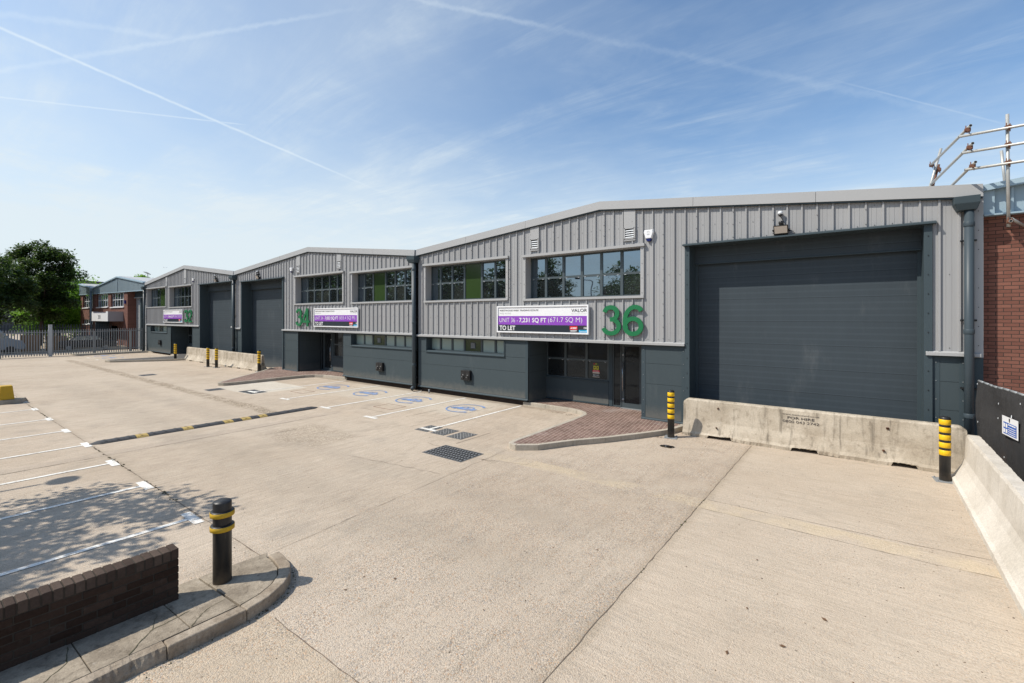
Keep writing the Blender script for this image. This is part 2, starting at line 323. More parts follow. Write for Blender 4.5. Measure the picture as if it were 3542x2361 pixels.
def yard():
    t=NT('brushed_yard_concrete'); x,y,z=t.sep()
    big=t.noise(.22,6,.6); fine=t.noise(38,3,.7)
    wp=t.math('MULTIPLY_ADD',t.noise(1.1,5,.65),1.2,-.6)
    def box(x0,x1,y0,y1,soft=.12,warp=1.):
        xx=t.math('ADD',x,t.math('MULTIPLY',wp,warp)); yy=t.math('ADD',y,t.math('MULTIPLY',wp,warp))
        m=t.math('MULTIPLY',t.smooth(xx,x0-soft,x0+soft),t.math('SUBTRACT',1.,t.smooth(xx,x1-soft,x1+soft)))
        return t.math('MULTIPLY',m,t.math('MULTIPLY',t.smooth(yy,y0-soft,y0+soft),t.math('SUBTRACT',1.,t.smooth(yy,y1-soft,y1+soft))))
    # broom marks: across the left slabs, along the right-hand one, hardly any on the worn middle
    right=t.math('GREATER_THAN',x,-2.25); mid=t.smooth(t.math('ADD',x,t.math('MULTIPLY',wp,3.)),-8.,-5.)
    sx=t.noise(1.,6,.7,t.mapping(t.co,(2.2,34,1))); sy=t.noise(1.,6,.7,t.mapping(t.co,(34,2.2,1)))
    st=t.math('ADD',t.math('MULTIPLY',sx,right),t.math('MULTIPLY',sy,t.math('SUBTRACT',1.,right)))
    stw=t.math('MULTIPLY_ADD',right,-.3,t.math('MULTIPLY_ADD',t.math('MULTIPLY',mid,t.math('SUBTRACT',1.,right)),-.7,1.))
    wx=t.noise(1.,5,.65,t.mapping(t.co,(.5,5,1))); wy=t.noise(1.,5,.65,t.mapping(t.co,(5,.5,1)))
    w2=t.math('ADD',t.math('MULTIPLY',wx,right),t.math('MULTIPLY',wy,t.math('SUBTRACT',1.,right)))
    c=t.mix(t.smooth(big,.35,.65),(.425,.347,.268),(.49,.41,.325))
    c=t.mix(t.math('MULTIPLY',t.smooth(t.noise(1.4,6,.7,dist=.4),.42,.75),.30),c,(.54,.465,.375))
    gr=t.noise(34,4,.8)
    dk=t.smooth(t.math('ADD',t.noise(.75,6,.7,dist=.6),t.math('MULTIPLY_ADD',gr,.45,-.22)),.50,.76)
    c=t.mix(t.math('MULTIPLY',dk,.42),c,(.25,.22,.18))
    c=t.mix(t.math('MULTIPLY',t.smooth(w2,.48,.74),.30),c,(.27,.225,.17))
    c=t.mix(t.math('MULTIPLY',box(-14.36,-13.95,-5,9.0,.01,0.),.55),c,(.40,.335,.27))
    c=t.mix(t.math('MULTIPLY',box(-2.25,2.,-6,12.9,.01,0.),.28),c,(.53,.445,.345))
    c=t.mix(t.math('MULTIPLY',box(-5.2,-2.25,-6,2.4,.02,0.),.35),c,(.43,.34,.23))
    c=t.mix(t.math('MULTIPLY',box(-23.6,-20.2,8.7,11.2,.06,.25),.75),c,(.58,.54,.46))
    c=t.mix(t.math('MULTIPLY',box(-18.6,-10.3,10.9,13.7,.35,1.),.6),c,(.52,.465,.385))
    c=t.mix(t.math('MULTIPLY',box(-60,-16,3.5,9.5,.8,1.5),.35),c,(.44,.375,.30))
    c=t.mix(t.math('MULTIPLY',box(-34.,-8.,13.35,13.8,.12,.2),.55),c,(.20,.16,.12))
    yb=t.math('MULTIPLY',t.smooth(t.math('ADD',y,t.math('MULTIPLY',wp,.06)),8.10,8.14),t.math('SUBTRACT',1.,t.smooth(t.math('ADD',y,t.math('MULTIPLY',wp,.06)),8.52,8.57)))
    yb=t.math('MULTIPLY',yb,t.math('GREATER_THAN',x,-7.2)); yb=t.math('MULTIPLY',yb,t.smooth(t.noise(1.1,4,.6),.36,.6))
    c=t.mix(t.math('MULTIPLY',yb,.55),c,(.56,.455,.31))
    c=t.mix(t.math('MULTIPLY',box(-13.95,-2.27,2.9,9.0,.02,0.),.10),c,(.36,.31,.24))
    oil=t.voro(.42,t.mapping(t.co,(1,1,1),(0,0,.7),(3.3,1.9,0))); c=t.mix(t.math('MULTIPLY',t.math('SUBTRACT',1.,t.smooth(t.math('ADD',oil.outputs['Distance'],t.math('MULTIPLY',wp,.25)),.03,.20)),.30),c,(.22,.20,.175))
    jl=t.math('SUBTRACT',1.,t.smooth(t.math('ABSOLUTE',t.math('ADD',x,2.25)),.0,.16)); c=t.mix(t.math('MULTIPLY',jl,t.math('MULTIPLY',t.noise(2.,4,.6),.75)),c,(.30,.24,.17))
    jl2=t.math('MULTIPLY',t.math('SUBTRACT',1.,t.smooth(t.math('ABSOLUTE',t.math('ADD',y,-2.87)),.0,.14)),t.math('LESS_THAN',x,-6.)); c=t.mix(t.math('MULTIPLY',jl2,t.math('MULTIPLY',t.noise(2.,4,.6),.6)),c,(.30,.25,.19))
    c=t.mix(t.math('MULTIPLY',t.math('MULTIPLY',box(-30,-3,5.9,6.5,.35,.8),t.noise(3,5,.7)),.4),c,(.28,.245,.20))
    # shade of wheel dirt running the length of the yard
    c=t.mix(t.math('MULTIPLY',t.math('MULTIPLY',box(-30,-3,4.2,5.2,.5,.8),t.noise(3,5,.7)),.45),c,(.28,.24,.19))
    agg=t.math('MAXIMUM',t.math('MULTIPLY',box(-47,-15.7,7.3,7.75,.12,.5),.9),t.math('MULTIPLY',box(-13.2,-10.8,6.0,7.5,.2,.7),.42))
    agg=t.math('MULTIPLY',agg,t.smooth(t.noise(2.2,3),.33,.5))
    vv=t.voro(24); pc=t.mix(t.smooth(vv.outputs['Distance'],.2,.65),(.56,.48,.37),(.20,.155,.11)); c=t.mix(agg,c,pc)
    # exposed pebbles: every cell of the mix has a tone of its own, with dark gaps in worn areas
    v=t.voro(80); vc=v.outputs['Color']; vr=t.n.new('ShaderNodeSeparateColor'); t.l.new(vc,vr.inputs[0])
    worn=t.math('MULTIPLY_ADD',t.smooth(t.noise(.9,6,.75),.36,.62),.65,.35)
    worn=t.math('MULTIPLY',worn,t.math('MULTIPLY_ADD',t.math('MULTIPLY',mid,t.math('SUBTRACT',1.,right)),.6,.4))
    tone=t.math('MULTIPLY',t.math('MULTIPLY_ADD',vr.outputs[0],.46,-.23),worn)
    gap=t.math('MULTIPLY',t.math('MULTIPLY',t.smooth(v.outputs['Distance'],.45,.8),worn),-.34)
    c=t.mix(t.math('MULTIPLY',t.math('GREATER_THAN',vr.outputs[1],.90),t.math('MULTIPLY',worn,.6)),c,(.42,.24,.13))
    c=t.mix(t.math('MULTIPLY',t.math('LESS_THAN',vr.outputs[1],.07),t.math('MULTIPLY',worn,.6)),c,(.22,.23,.25))
    f=t.math('ADD',t.math('ADD',t.math('MULTIPLY_ADD',fine,.45,.80),t.math('MULTIPLY',t.math('MULTIPLY_ADD',st,1.1,-.55),stw)),t.math('ADD',tone,gap))
    f=t.math('ADD',f,t.math('MULTIPLY_ADD',gr,.26,-.13))
    c=t.scale(c,t.math('MAXIMUM',f,.25))
    sp=t.voro(1.7,t.mapping(t.co,(1,1.,1),(0,0,.4))); c=t.mix(t.math('MULTIPLY',t.math('LESS_THAN',sp.outputs['Distance'],.03),.6),c,(.10,.08,.06))
    h=t.math('ADD',t.math('ADD',t.math('MULTIPLY',fine,.5),t.math('MULTIPLY',t.math('MULTIPLY',st,stw),1.6)),t.math('MULTIPLY',v.outputs['Distance'],-1.2))
    t.bump(h,.55,.009)
    return t.set(c,.92,0.,.15)
M['yard']=yard()
SUN_E=5.0; SKY_STR=.13; EXPO=.05; SKY_DUST=1.2; SKY_OZ=1.6; VEIL=.86; LEFTV=.30
SKYTINT=(1.0,1.19,1.29,1.); CLOUD=(5.75,6.4,6.75,1.)

# ================================================================== GROUND
g=MB(); g.poly([(-700,-400,0),(400,-400,0),(400,700,0),(-700,700,0)]); struct(g.build('ground',M['yard']))

def wobble(pts,w,amp,step=.25,seed=1,vary=.5):
    rnd=random.Random(seed); out=[]
    for (x0,y0),(x1,y1) in zip(pts[:-1],pts[1:]):
        L=math.hypot(x1-x0,y1-y0); n=max(1,int(L/step)); dx,dy=(x1-x0)/L,(y1-y0)/L
        for i in range(n):
            t=i/n; o=rnd.uniform(-amp,amp); out.append((x0+dx*L*t-dy*o,y0+dy*L*t+dx*o,w*(1+rnd.uniform(-vary,vary)),dx,dy))
    x1,y1=pts[-1]; out.append((x1,y1,w*.6,dx,dy)); return out
def strip(mb,pts,w,z,amp=.008,step=.2,seed=1,vary=.5):
    o=wobble(pts,w,amp,step,seed,vary)
    for a,b in zip(o[:-1],o[1:]):
        mb.poly([(a[0]+a[4]*a[2]/2,a[1]-a[3]*a[2]/2,z),(b[0]+b[4]*b[2]/2,b[1]-b[3]*b[2]/2,z),(b[0]-b[4]*b[2]/2,b[1]+b[3]*b[2]/2,z),(a[0]-a[4]*a[2]/2,a[1]+a[3]*a[2]/2,z)])
j=MB()
for k,(pts,w,a) in enumerate([
    ([(-50,2.80),(-24,2.80),(-13.97,2.87),(-5.9,2.92)],.013,.006),
    ([(-13.955,-4),(-13.955,4.8),(-14.05,8.8)],.016,.006),
    ([(-2.26,12.8),(-2.25,7.7),(-2.24,-2)],.008,.008),
    ([(-5.0,2.40),(-3.2,2.42)],.008,.008),
    ([(-6.43,3.1),(-6.68,6.3),(-6.88,8.8)],.006,.015),
    ([(-2.2,8.56),(.66,8.62),(1.33,8.7)],.006,.01),
    ([(-2.2,8.12),(.7,8.1),(1.33,8.15)],.006,.01),
    ([(-9.5,6.26),(-8,6.5),(-6.9,6.66)],.008,.03),
    ([(-14.16,9.82),(-12.56,9.82)],.010,.006),([(-11.77,9.84),(-11.75,11.23)],.016,.004),
    ([(-10.58,8.98),(-10.55,13.45)],.010,.006),([(-8.25,8.5),(-8.25,9.88)],.016,.004),
    ([(-12.98,5.95),(-12.91,6.85)],.020,.004),([(-19.3,9.0),(-19.0,11.0)],.008,.01),
    ([(-30,8.2),(-31,12.5)],.010,.02),([(-24.2,-1),(-24.2,2.0),(-27,9.5)],.010,.03),
    ([(-6.9,7.9),(-5.6,8.3)],.008,.03),([(-8.9,8.1),(-7.6,8.0),(-6.5,7.9)],.007,.04)]):
    strip(j,pts,w,.004,a,.14,k+3,.6)
struct(j.build('ground_joints',M['crack']))
j2=MB()
rnd=random.Random(5)
for k,(pts,w) in enumerate([([(-13.9,2.87),(-6.0,2.92)],.05),([(-24,2.8),(-14,2.86)],.03),([(-2.25,5.2),(-2.25,8.6)],.015)]):
    (x0,y0),(x1,y1)=pts; L=math.hypot(x1-x0,y1-y0)
    for i in range(int(L*(16 if w>.02 else 5))):
        t=rnd.random(); 
        if sin(t*L*2.1+k)+sin(t*L*.7)<.2: continue
        x=x0+(x1-x0)*t+rnd.gauss(0,w*.35); y=y0+(y1-y0)*t+rnd.gauss(0,w*.35); s=rnd.uniform(.006,.022)
        a=rnd.uniform(0,6.3); P=[(x+s*cos(a+q)*rnd.uniform(.6,1.3),y+s*sin(a+q)*rnd.uniform(.6,1.3)) for q in (0,1.2,2.5,3.7,5.)]
        j2.hexa([(p[0],p[1],.0045) for p in P],[(x+(p[0]-x)*.5,y+(p[1]-y)*.5,.0045+s*.5) for p in P])
mo=j2.build('moss',M['moss']); mo['kind']='stuff'

# loose grit, stones and dead leaves scattered over the yard
gr=MB()
for i in range(2300):
    x=rnd.uniform(-9,1.4); y=rnd.uniform(1.,12.5); 
    if y<abs(x)*.25: continue
    s=rnd.uniform(.003,.009)*(1.6 if rnd.random()<.05 else 1); a=rnd.uniform(0,6.3)
    P=[(x+s*cos(a+q),y+s*sin(a+q)*.7) for q in (0,1.6,3.1,4.7)]
    gr.hexa([(p[0],p[1],.001) for p in P],[(x+(p[0]-x)*.6,y+(p[1]-y)*.6,s*.8) for p in P],0 if rnd.random()<.6 else 1)
go=gr.build('grit',[M['kerb'],M['crack']]); go['kind']='stuff'
lf=MB()
def litter(cx,cy,sx,sy,n,z=.0,s=.022):
    for i in range(n):
        x=rnd.gauss(cx,sx); y=rnd.gauss(cy,sy); a=rnd.uniform(0,6.3); q=s*rnd.uniform(.5,1.4)
        h=[z+.003+rnd.uniform(0,.012) for _ in range(4)]
        lf.poly([(x+q*cos(a),y+q*sin(a),h[0]),(x+q*.5*cos(a+1.5),y+q*.5*sin(a+1.5),h[1]),(x-q*cos(a),y-q*sin(a),h[2]),(x+q*.5*cos(a-1.5),y+q*.5*sin(a-1.5),h[3])])
litter(-8.3,13.3,.25,.08,26); litter(-7.7,13.25,.12,.06,20); litter(-4.45,12.25,.18,.05,26); litter(-15.0,13.3,.25,.06,12); litter(-5.35,2.35,.1,.12,10); litter(-3.9,13.0,.08,.1,14)
litter(-5.0,6,3,3,24,0,.02); litter(.2,3.2,.03,.03,1,0,.05); litter(-.6,4.8,.4,.6,4,0,.03)
litter(-3.75,13.3,.05,.25,12); litter(1.25,12.3,.1,.1,8); litter(-53,9.2,.1,.4,20); litter(-20.6,13.45,.3,.04,10)
lo=lf.build('leaf_litter',M['litter']); lo['kind']='stuff'

for i in range(420):
    t=rnd.random(); i0=int(t*11); i0=min(i0,10); FK=[(-5.20,-2.2),(-5.20,-1.2),(-5.19,-.28),(-5.19,.63),(-5.18,1.50),(-5.18,2.20),(-5.24,2.46),(-5.36,2.68),(-5.52,2.84),(-5.75,2.96),(-6.05,3.02),(-6.20,3.03)]
    (xa,ya),(xb,yb2)=FK[i0],FK[i0+1]; u=rnd.random(); x=xa+(xb-xa)*u+abs(rnd.gauss(0,.035))+.012; y=ya+(yb2-ya)*u+(abs(rnd.gauss(0,.03)) if i0>5 else 0); s=rnd.uniform(.003,.011); a=rnd.uniform(0,6.3)
    P=[(x+s*cos(a+q),y+s*sin(a+q)*.7) for q in (0,1.6,3.1,4.7)]
    e2=(gr2 if 'gr2' in globals() else None) 
    if e2 is None: gr2=MB(); e2=gr2
    e2.hexa([(p[0],p[1],.001) for p in P],[(x+(p[0]-x)*.6,y+(p[1]-y)*.6,s*.9) for p in P],0 if rnd.random()<.5 else 1)
g2o=gr2.build('grit',[M['kerb'],M['moss']]); g2o['kind']='stuff'

# ---- road paint
def bayline(x,y0,y1,w,bx,by,mat,z=.008,name='parking_marking'):
    m=MB(); 
    n=12
    for i in range(n):
        a=y0+(y1-y0)*i/n; b=y0+(y1-y0)*(i+1)/n; q=rnd.uniform(-.004,.004)
        m.poly([(x-w/2+q,a,z),(x+w/2+q,a,z),(x+w/2+q,b,z),(x-w/2+q,b,z)])
    if bx:
        yb=by; m.poly([(x-bx/2,yb-.07,z),(x+bx/2,yb-.07,z),(x+bx/2,yb+.07,z),(x-bx/2,yb+.07,z)])
    return struct(m.build(name,mat))
for x in (-20.80,-18.05,-15.19,-12.58,-9.88): bayline(x,9.14,13.52,.095,.62,9.07,M['paint'])
for x in (-25.35,-22.95,-20.38,-17.9,-15.53,-13.14,-10.90,-8.53): bayline(x,-3,2.73,.095,.6,2.80,M['paint'])
for x,a,b in ((-48.6,8.95,12.3),(-45.84,8.95,13.5)): bayline(x,a,b,.11,.6,8.88,M['paintw'])

def ring(mb,cx,cy,r,w,a0,a1,z,n=40,taper=False):
    for i in range(n):
        t0=i/n; t1=(i+1)/n; A=R(a0+(a1-a0)*t0); B=R(a0+(a1-a0)*t1)
        w0=w*(1+.9*abs(2*t0-1)**3) if taper else w; w1=w*(1+.9*abs(2*t1-1)**3) if taper else w
        mb.poly([(cx+(r-w0/2)*cos(A),cy+(r-w0/2)*sin(A),z),(cx+(r+w0/2)*cos(A),cy+(r+w0/2)*sin(A),z),(cx+(r+w1/2)*cos(B),cy+(r+w1/2)*sin(B),z),(cx+(r-w1/2)*cos(B),cy+(r-w1/2)*sin(B),z)])
def ev_symbol(cx,cy,label,s=1.,partial=False):
    m=MB(); z=.009
    ring(m,0,0,.66*s,.055*s,42,310,z,48,True)
    # plug head at the lower end, cable hook at the upper end
    a=R(312); px,py=.66*s*cos(a),.66*s*sin(a)
    m.poly([(px-.10*s,py-.05*s,z+.0012),(px+.05*s,py-.08*s,z+.0012),(px+.09*s,py+.03*s,z+.0012),(px-.06*s,py+.07*s,z+.0012)])
    car=[(-.50,-.22),(-.52,-.06),(-.44,.02),(-.30,.05),(-.14,.24),(.20,.27),(.36,.10),(.50,.06),(.53,-.10),(.50,-.22)]
    # body below the window line, pillars and roof above: the window openings stay unpainted
    def q(pts): m.poly([(p[0]*s,p[1]*s,z) for p in pts])
    q([(-.50,-.22),(-.39,-.22),(-.39,-.10),(-.31,-.10),(-.31,.05),(-.44,.02),(-.52,-.06)])
    q([(-.31,-.10),(-.23,-.10),(-.23,-.22),(.19,-.22),(.19,-.10),(.27,-.10),(.27,.07),(-.31,.05)])
    q([(.27,-.10),(.35,-.10),(.35,-.22),(.50,-.22),(.53,-.10),(.50,.06),(.27,.07)])
    q([(-.31,.0505),(-.20,.054),(-.11,.19),(.17,.215),(.28,.0705),(.36,.066),(.20,.27),(-.14,.24)])
    q([(-.01,.058),(.035,.06),(.035,.19),(-.01,.19)])
    for c in (-.31,.27):
        n=14; q([(c+.062*cos(2*pi*i/n),-.20+.062*sin(2*pi*i/n)) for i in range(n)])
    o=m.build('charging_bay_symbol',M['bluep'],loc=(cx,cy,0)); tag(o,label,'road marking','electric car symbols painted in the bays'); return o
ev_symbol(-19.38,11.95,'blue electric car symbol in the charging bay nearest the unit 34 entrance')
ev_symbol(-16.62,11.96,'blue electric car symbol in the bay just left of the 34/36 drainpipe')
ev_symbol(-13.92,11.99,'blue electric car symbol in the bay just right of the 34/36 drainpipe')
ev_symbol(-11.18,11.98,'blue electric car symbol in the charging bay nearest the unit 36 entrance paving')
ev_symbol(-50.25,10.2,'faint blue car symbol in the far bay by the palisade fence',.95)
ev_symbol(-47.25,10.1,'faint blue car symbol in the second far bay in front of unit 32',.95)

# ---- pavement islands
def island(name,pts,ztop,topmat,kerbmat,kw=.13,kerb_edges=None):
    """block-paved island: kerb stones round kerb_edges, paving inside"""
    m=MB(); m.poly([(p[0],p[1],ztop-.004) for p in pts]); o=struct(m.build(name,topmat))
    k=MB(); segs=kerb_edges or range(len(pts)-1)
    cx=sum(p[0] for p in pts)/len(pts); cy=sum(p[1] for p in pts)/len(pts)
    def inner(i):
        # offset vertex i inwards by kw (mitre)
        p=pts[i]; a=pts[i-1] if i>0 else p; b=pts[i+1] if i+1<len(pts) else p
        def nrm(u,v):
            dx,dy=v[0]-u[0],v[1]-u[1]; L=math.hypot(dx,dy) or 1; return (-dy/L,dx/L)
        n1=nrm(a,p) if a!=p else nrm(p,b); n2=nrm(p,b) if b!=p else n1
        nx,ny=n1[0]+n2[0],n1[1]+n2[1]; L=math.hypot(nx,ny) or 1; nx/=L; ny/=L
        c=max(.45,nx*n1[0]+ny*n1[1]); return (p[0]+nx*kw/c,p[1]+ny*kw/c)
    for i in segs:
        a,b=pts[i],pts[i+1]; ia,ib=inner(i),inner(i+1); L=math.hypot(b[0]-a[0],b[1]-a[1]); n=max(1,round(L/.92))
        for q in range(n):
            g=.006/L; t0=q/n+(g if q else 0); t1=(q+1)/n-(g if q<n-1 else 0)
            l=lambda u,v,t:(u[0]+(v[0]-u[0])*t,u[1]+(v[1]-u[1])*t)
            A,B,C,D=l(a,b,t0),l(a,b,t1),l(ia,ib,t1),l(ia,ib,t0)
            dz=rnd.uniform(-.003,.003)
            k.hexa([(p[0],p[1],-.05) for p in (A,B,C,D)],[(p[0],p[1],ztop+dz) for p in (A,B,C,D)])
    struct(k.build(name+'_kerb',kerbmat,bevel=.018,seg=3)); return o
# counter-clockwise outlines starting at the back of the right-hand edge are walked so that inside is on the left
isl36=[(-9.9,13.66),(-8.9,13.64),(-7.98,13.60),(-7.6,13.52),(-7.30,13.34),(-7.13,13.08),(-7.08,12.7),(-7.05,12.0),(-7.03,10.6),(-7.02,9.22),(-6.98,9.02),(-6.86,8.93),(-6.68,8.92),(-6.25,9.26),(-5.79,10.12),(-5.27,10.85),(-4.80,11.66),(-4.38,12.44),(-4.20,12.85),(-4.10,13.30),(-4.10,13.62)]
isl34=[(-28.9,13.75),(-27.4,12.35),(-25.8,10.6),(-24.5,9.2),(-24.28,9.0),(-24.05,8.96),(-23.82,9.10),(-23.74,9.3),(-23.70,10.6),(-23.66,12.4),(-23.60,12.9),(-23.35,13.3),(-22.9,13.52),(-21.9,13.62),(-20.95,13.66)]
def rev(p): return list(p)
def plate_poly(name,pts,extra,z,mat): 
    m=MB(); m.poly([(p[0],p[1],z) for p in list(pts)+list(extra)]); return struct(m.build(name,mat))
def kerbline(name,pts,z,mat,kw=.13,side=1,L0=.92):
    k=MB()
    def nrm(u,v):
        dx,dy=v[0]-u[0],v[1]-u[1]; L=math.hypot(dx,dy) or 1; return (-dy/L*side,dx/L*side)
    off=[]
    for i,p in enumerate(pts):
        a=pts[i-1] if i>0 else None; b=pts[i+1] if i+1<len(pts) else None
        n1=nrm(a,p) if a else nrm(p,b); n2=nrm(p,b) if b else n1
        nx,ny=n1[0]+n2[0],n1[1]+n2[1]; L=math.hypot(nx,ny); nx/=L; ny/=L; c=max(.5,nx*n1[0]+ny*n1[1]); off.append((p[0]+nx*kw/c,p[1]+ny*kw/c))
    for i in range(len(pts)-1):
        a,b,ia,ib=pts[i],pts[i+1],off[i],off[i+1]; L=math.hypot(b[0]-a[0],b[1]-a[1]); n=max(1,round(L/L0))
        for q in range(n):
            g=.005/L; t0=q/n+(g if q else 0); t1=(q+1)/n-(g if q<n-1 else 0)
            l=lambda u,v,t:(u[0]+(v[0]-u[0])*t,u[1]+(v[1]-u[1])*t)
            P=[l(a,b,t0),l(a,b,t1),l(ia,ib,t1),l(ia,ib,t0)]
            if side<0: P=P[::-1]
            k.hexa([(p[0],p[1],-.05) for p in P],[(p[0],p[1],z+rnd.uniform(-.003,.003)) for p in P])
    struct(k.build(name,mat,bevel=.016,seg=3))
plate_poly('pavement_entrance',isl36,[(-4.10,14.9),(-9.9,14.9)],.128,M['paver']); kerbline('kerb_entrance',isl36,.135,M['kerb2'])
plate_poly('pavement_entrance_second',isl34,[(-20.95,14.9),(-28.9,14.9)],.128,M['paver']); kerbline('kerb_entrance_second',isl34,.135,M['kerb2'])
isl32=[(-46.3,13.62),(-44.6,13.55),(-43.7,13.1),(-43.55,12.2),(-43.5,9.2),(-43.35,8.85),(-43.0,8.75),(-42.5,8.92),(-42.25,9.15),(-41.3,10.5),(-40.4,12.0),(-40.15,12.8),(-40.05,13.62)]
plate_poly('pavement_far',isl32,[(-40.05,14.9),(-46.3,14.9)],.128,M['tarm']); kerbline('kerb_far',isl32,.135,M['kerb2'])
back=[(-54.2,8.7),(-52.2,8.72),(-51.92,8.9),(-51.9,13.0),(-51.6,13.5),(-50.8,13.62)]
plate_poly('pavement_fence_side',back,[(-50.8,14.2),(-54.2,14.2)],.125,M['kerb2']); kerbline('kerb_fence_side',back,.135,M['kerb2'])

M['kerbf']=concrete('dirty_foreground_kerb',(.24,.19,.14),(.37,.31,.24),.35,2.2,1.1,.95,.9)
# foreground raised pavement with kerb stones and cracked slabs
fk=[(-5.20,-2.2),(-5.20,-1.2),(-5.19,-.28),(-5.19,.63),(-5.18,1.50),(-5.18,2.20),(-5.24,2.46),(-5.36,2.68),(-5.52,2.84),(-5.75,2.96),(-6.05,3.02),(-6.20,3.03)]
kb=MB()
def inoff(pts,kw):
    off=[]
    for i,p in enumerate(pts):
        a=pts[i-1] if i>0 else None; b=pts[i+1] if i+1<len(pts) else None
        def nrm(u,v):
            dx,dy=v[0]-u[0],v[1]-u[1]; L=math.hypot(dx,dy); return (-dy/L,dx/L)
        n1=nrm(a,p) if a else nrm(p,b); n2=nrm(p,b) if b else n1
        nx,ny=n1[0]+n2[0],n1[1]+n2[1]; L=math.hypot(nx,ny); nx/=L; ny/=L; c=max(.5,nx*n1[0]+ny*n1[1]); off.append((p[0]+nx*kw/c,p[1]+ny*kw/c))
    return off
fi=inoff(fk,.135)
stones=[(0,1),(1,2),(2,3),(3,4),(4,5),(5,8),(8,11)]
ck=random.Random(17)
cols_=[]
for i in range(33):
    t=i/32; y=.634+.862*t; c=max(0,1-abs(y-1.24)/.26)**.45 if abs(y-1.24)<.26 else 0; c*=ck.uniform(.55,1.1); e=ck.uniform(-.002,.002)
    cols_.append([(-5.178,y,-.05),(-5.184-c*.022+e,y,.04),(-5.19-c*.045+e,y,.108-c*.045+e),(-5.206-c*.05+e,y,.125-c*.016),(-5.322,y,.125),(-5.322,y,-.05)])
for a_,b_ in zip(cols_[:-1],cols_[1:]):
    for k_ in range(5): kb.poly([a_[k_],b_[k_],b_[k_+1],a_[k_+1]])
kb.poly(cols_[0]); kb.poly(cols_[-1][::-1])
for si,(a,b) in enumerate(stones):
    if si==3: continue
    g=.004
    o=[list(p) for p in fk[a:b+1]]; n=[list(p) for p in fi[a:b+1]]
    for L in (o,n):
        dx,dy=L[1][0]-L[0][0],L[1][1]-L[0][1]; q=math.hypot(dx,dy); L[0][0]+=dx/q*g; L[0][1]+=dy/q*g
        dx,dy=L[-2][0]-L[-1][0],L[-2][1]-L[-1][1]; q=math.hypot(dx,dy); L[-1][0]+=dx/q*g; L[-1][1]+=dy/q*g
    P=o+n[::-1]; dz=rnd.uniform(-.004,.004)+(.004 if si==4 else 0); sh=(.008 if si==4 else 0)
    def zt(p): return (.125 if si<6 else .125-.03*max(0,(-5.5-p[0])))+dz
    kb.hexa([(p[0]+sh+.012,p[1],-.05) for p in P],[(p[0]+sh,p[1],zt(p)) for p in P])
struct(kb.build('kerb_foreground',M['kerbf'],bevel=.016,seg=3))
sl=MB()
def slabz(x): return .118-.062*min(1,max(0,(-5.33-x)/1.1))
cuts=[(-2.4,-1.15),(-1.15,.05),(.05,.98),(.98,1.72),(1.72,2.16)]
for (y0,y1) in cuts:
    xs=[-6.45,-5.345] if y0<1.6 else [-6.42,-5.34]
    q=.004; lo=[(xs[0],y0+q),(xs[1],y0+q+.02),(xs[1],y1-q+.02),(xs[0],y1-q)]
    sl.hexa([(p[0],p[1],-.05) for p in lo],[(p[0],p[1],slabz(p[0])+rnd.uniform(-.002,.002)) for p in lo])
end=[(-6.42,2.175),(-5.335,2.20)]+[(p[0]-.012,p[1]-.006) for p in fi[6:]]+[(-6.36,2.96)]
sl.hexa([(p[0],p[1],-.05) for p in end],[(p[0],p[1],slabz(p[0])) for p in end])
struct(sl.build('pavement_foreground',M['slab'],bevel=.006,seg=2))
cr=MB()
for k,(pts,w) in enumerate([([(-5.36,.55),(-5.7,.9),(-6.0,.95)],.006),([(-5.35,1.25),(-5.62,1.5),(-5.68,1.85)],.007),([(-5.6,1.5),(-5.9,1.62),(-6.2,1.55)],.005),([(-5.35,1.75),(-5.55,1.95),(-5.6,2.15)],.005),([(-5.35,0.05),(-5.9,.25)],.005),([(-5.36,-.5),(-6.1,-.9)],.006)]):
    o=wobble(pts,w,.008,.05,k+50,.6)
    for a,b in zip(o[:-1],o[1:]):
        cr.poly([(a[0]+a[4]*a[2]/2,a[1]-a[3]*a[2]/2,slabz(a[0])+.004),(b[0]+b[4]*b[2]/2,b[1]-b[3]*b[2]/2,slabz(b[0])+.004),(b[0]-b[4]*b[2]/2,b[1]+b[3]*b[2]/2,slabz(b[0])+.004),(a[0]-a[4]*a[2]/2,a[1]+a[3]*a[2]/2,slabz(a[0])+.004)])
struct(cr.build('pavement_cracks',M['moss']))
# dark filler under the joints between slabs
fb=MB(); fb.poly([(-6.5,-2.4,.03),(-5.3,-2.4,.03),(-5.3,2.2,.03),(-5.6,2.8,.03),(-6.3,2.9,.03)]); struct(fb.build('pavement_bedding',M['moss']))

# ---- foreground brick wall, every brick its own block
bw=root('brick_wall','low dark brown brick wall with upright coping bricks on the foreground pavement','wall')
MBK=NT('dark_brown_brick')
def bm(t=MBK,c1=(.034,.021,.016),c2=(.066,.044,.034)):
    gi=t.n.new('ShaderNodeNewGeometry'); r=gi.outputs['Random Per Island']
    c=t.mix(r,c1,c2); c=t.scale(c,t.math('MULTIPLY_ADD',t.noise(26,5,.7),.8,.6))
    c=t.mix(t.math('MULTIPLY',t.smooth(t.noise(9,5,.7),.56,.75),.3),c,(.10,.08,.065))
    t.bump(t.noise(75,4,.75),.7,.005); return t.set(c,.95,0.,.08)
M['dbrick']=bm(); M['cbrick']=bm(NT('sunlit_weathered_coping_brick'),(.050,.036,.030),(.100,.074,.060)); M['mortar']=plain('dark_mortar',(.05,.042,.034),.95,0,.2,30,.2,.5,120)  # coping brick paler by weathering and to carry the sunlit top in its colour
x0,x1=-6.245,-6.055; zb=.055; yend=1.86
b=MB(); mo_=MB(); cp=MB()
mo_.box(x0+.006,x1-.006,-2.2,yend-.006,zb-.03,.632)
ch=.0765
y=yend; i=0
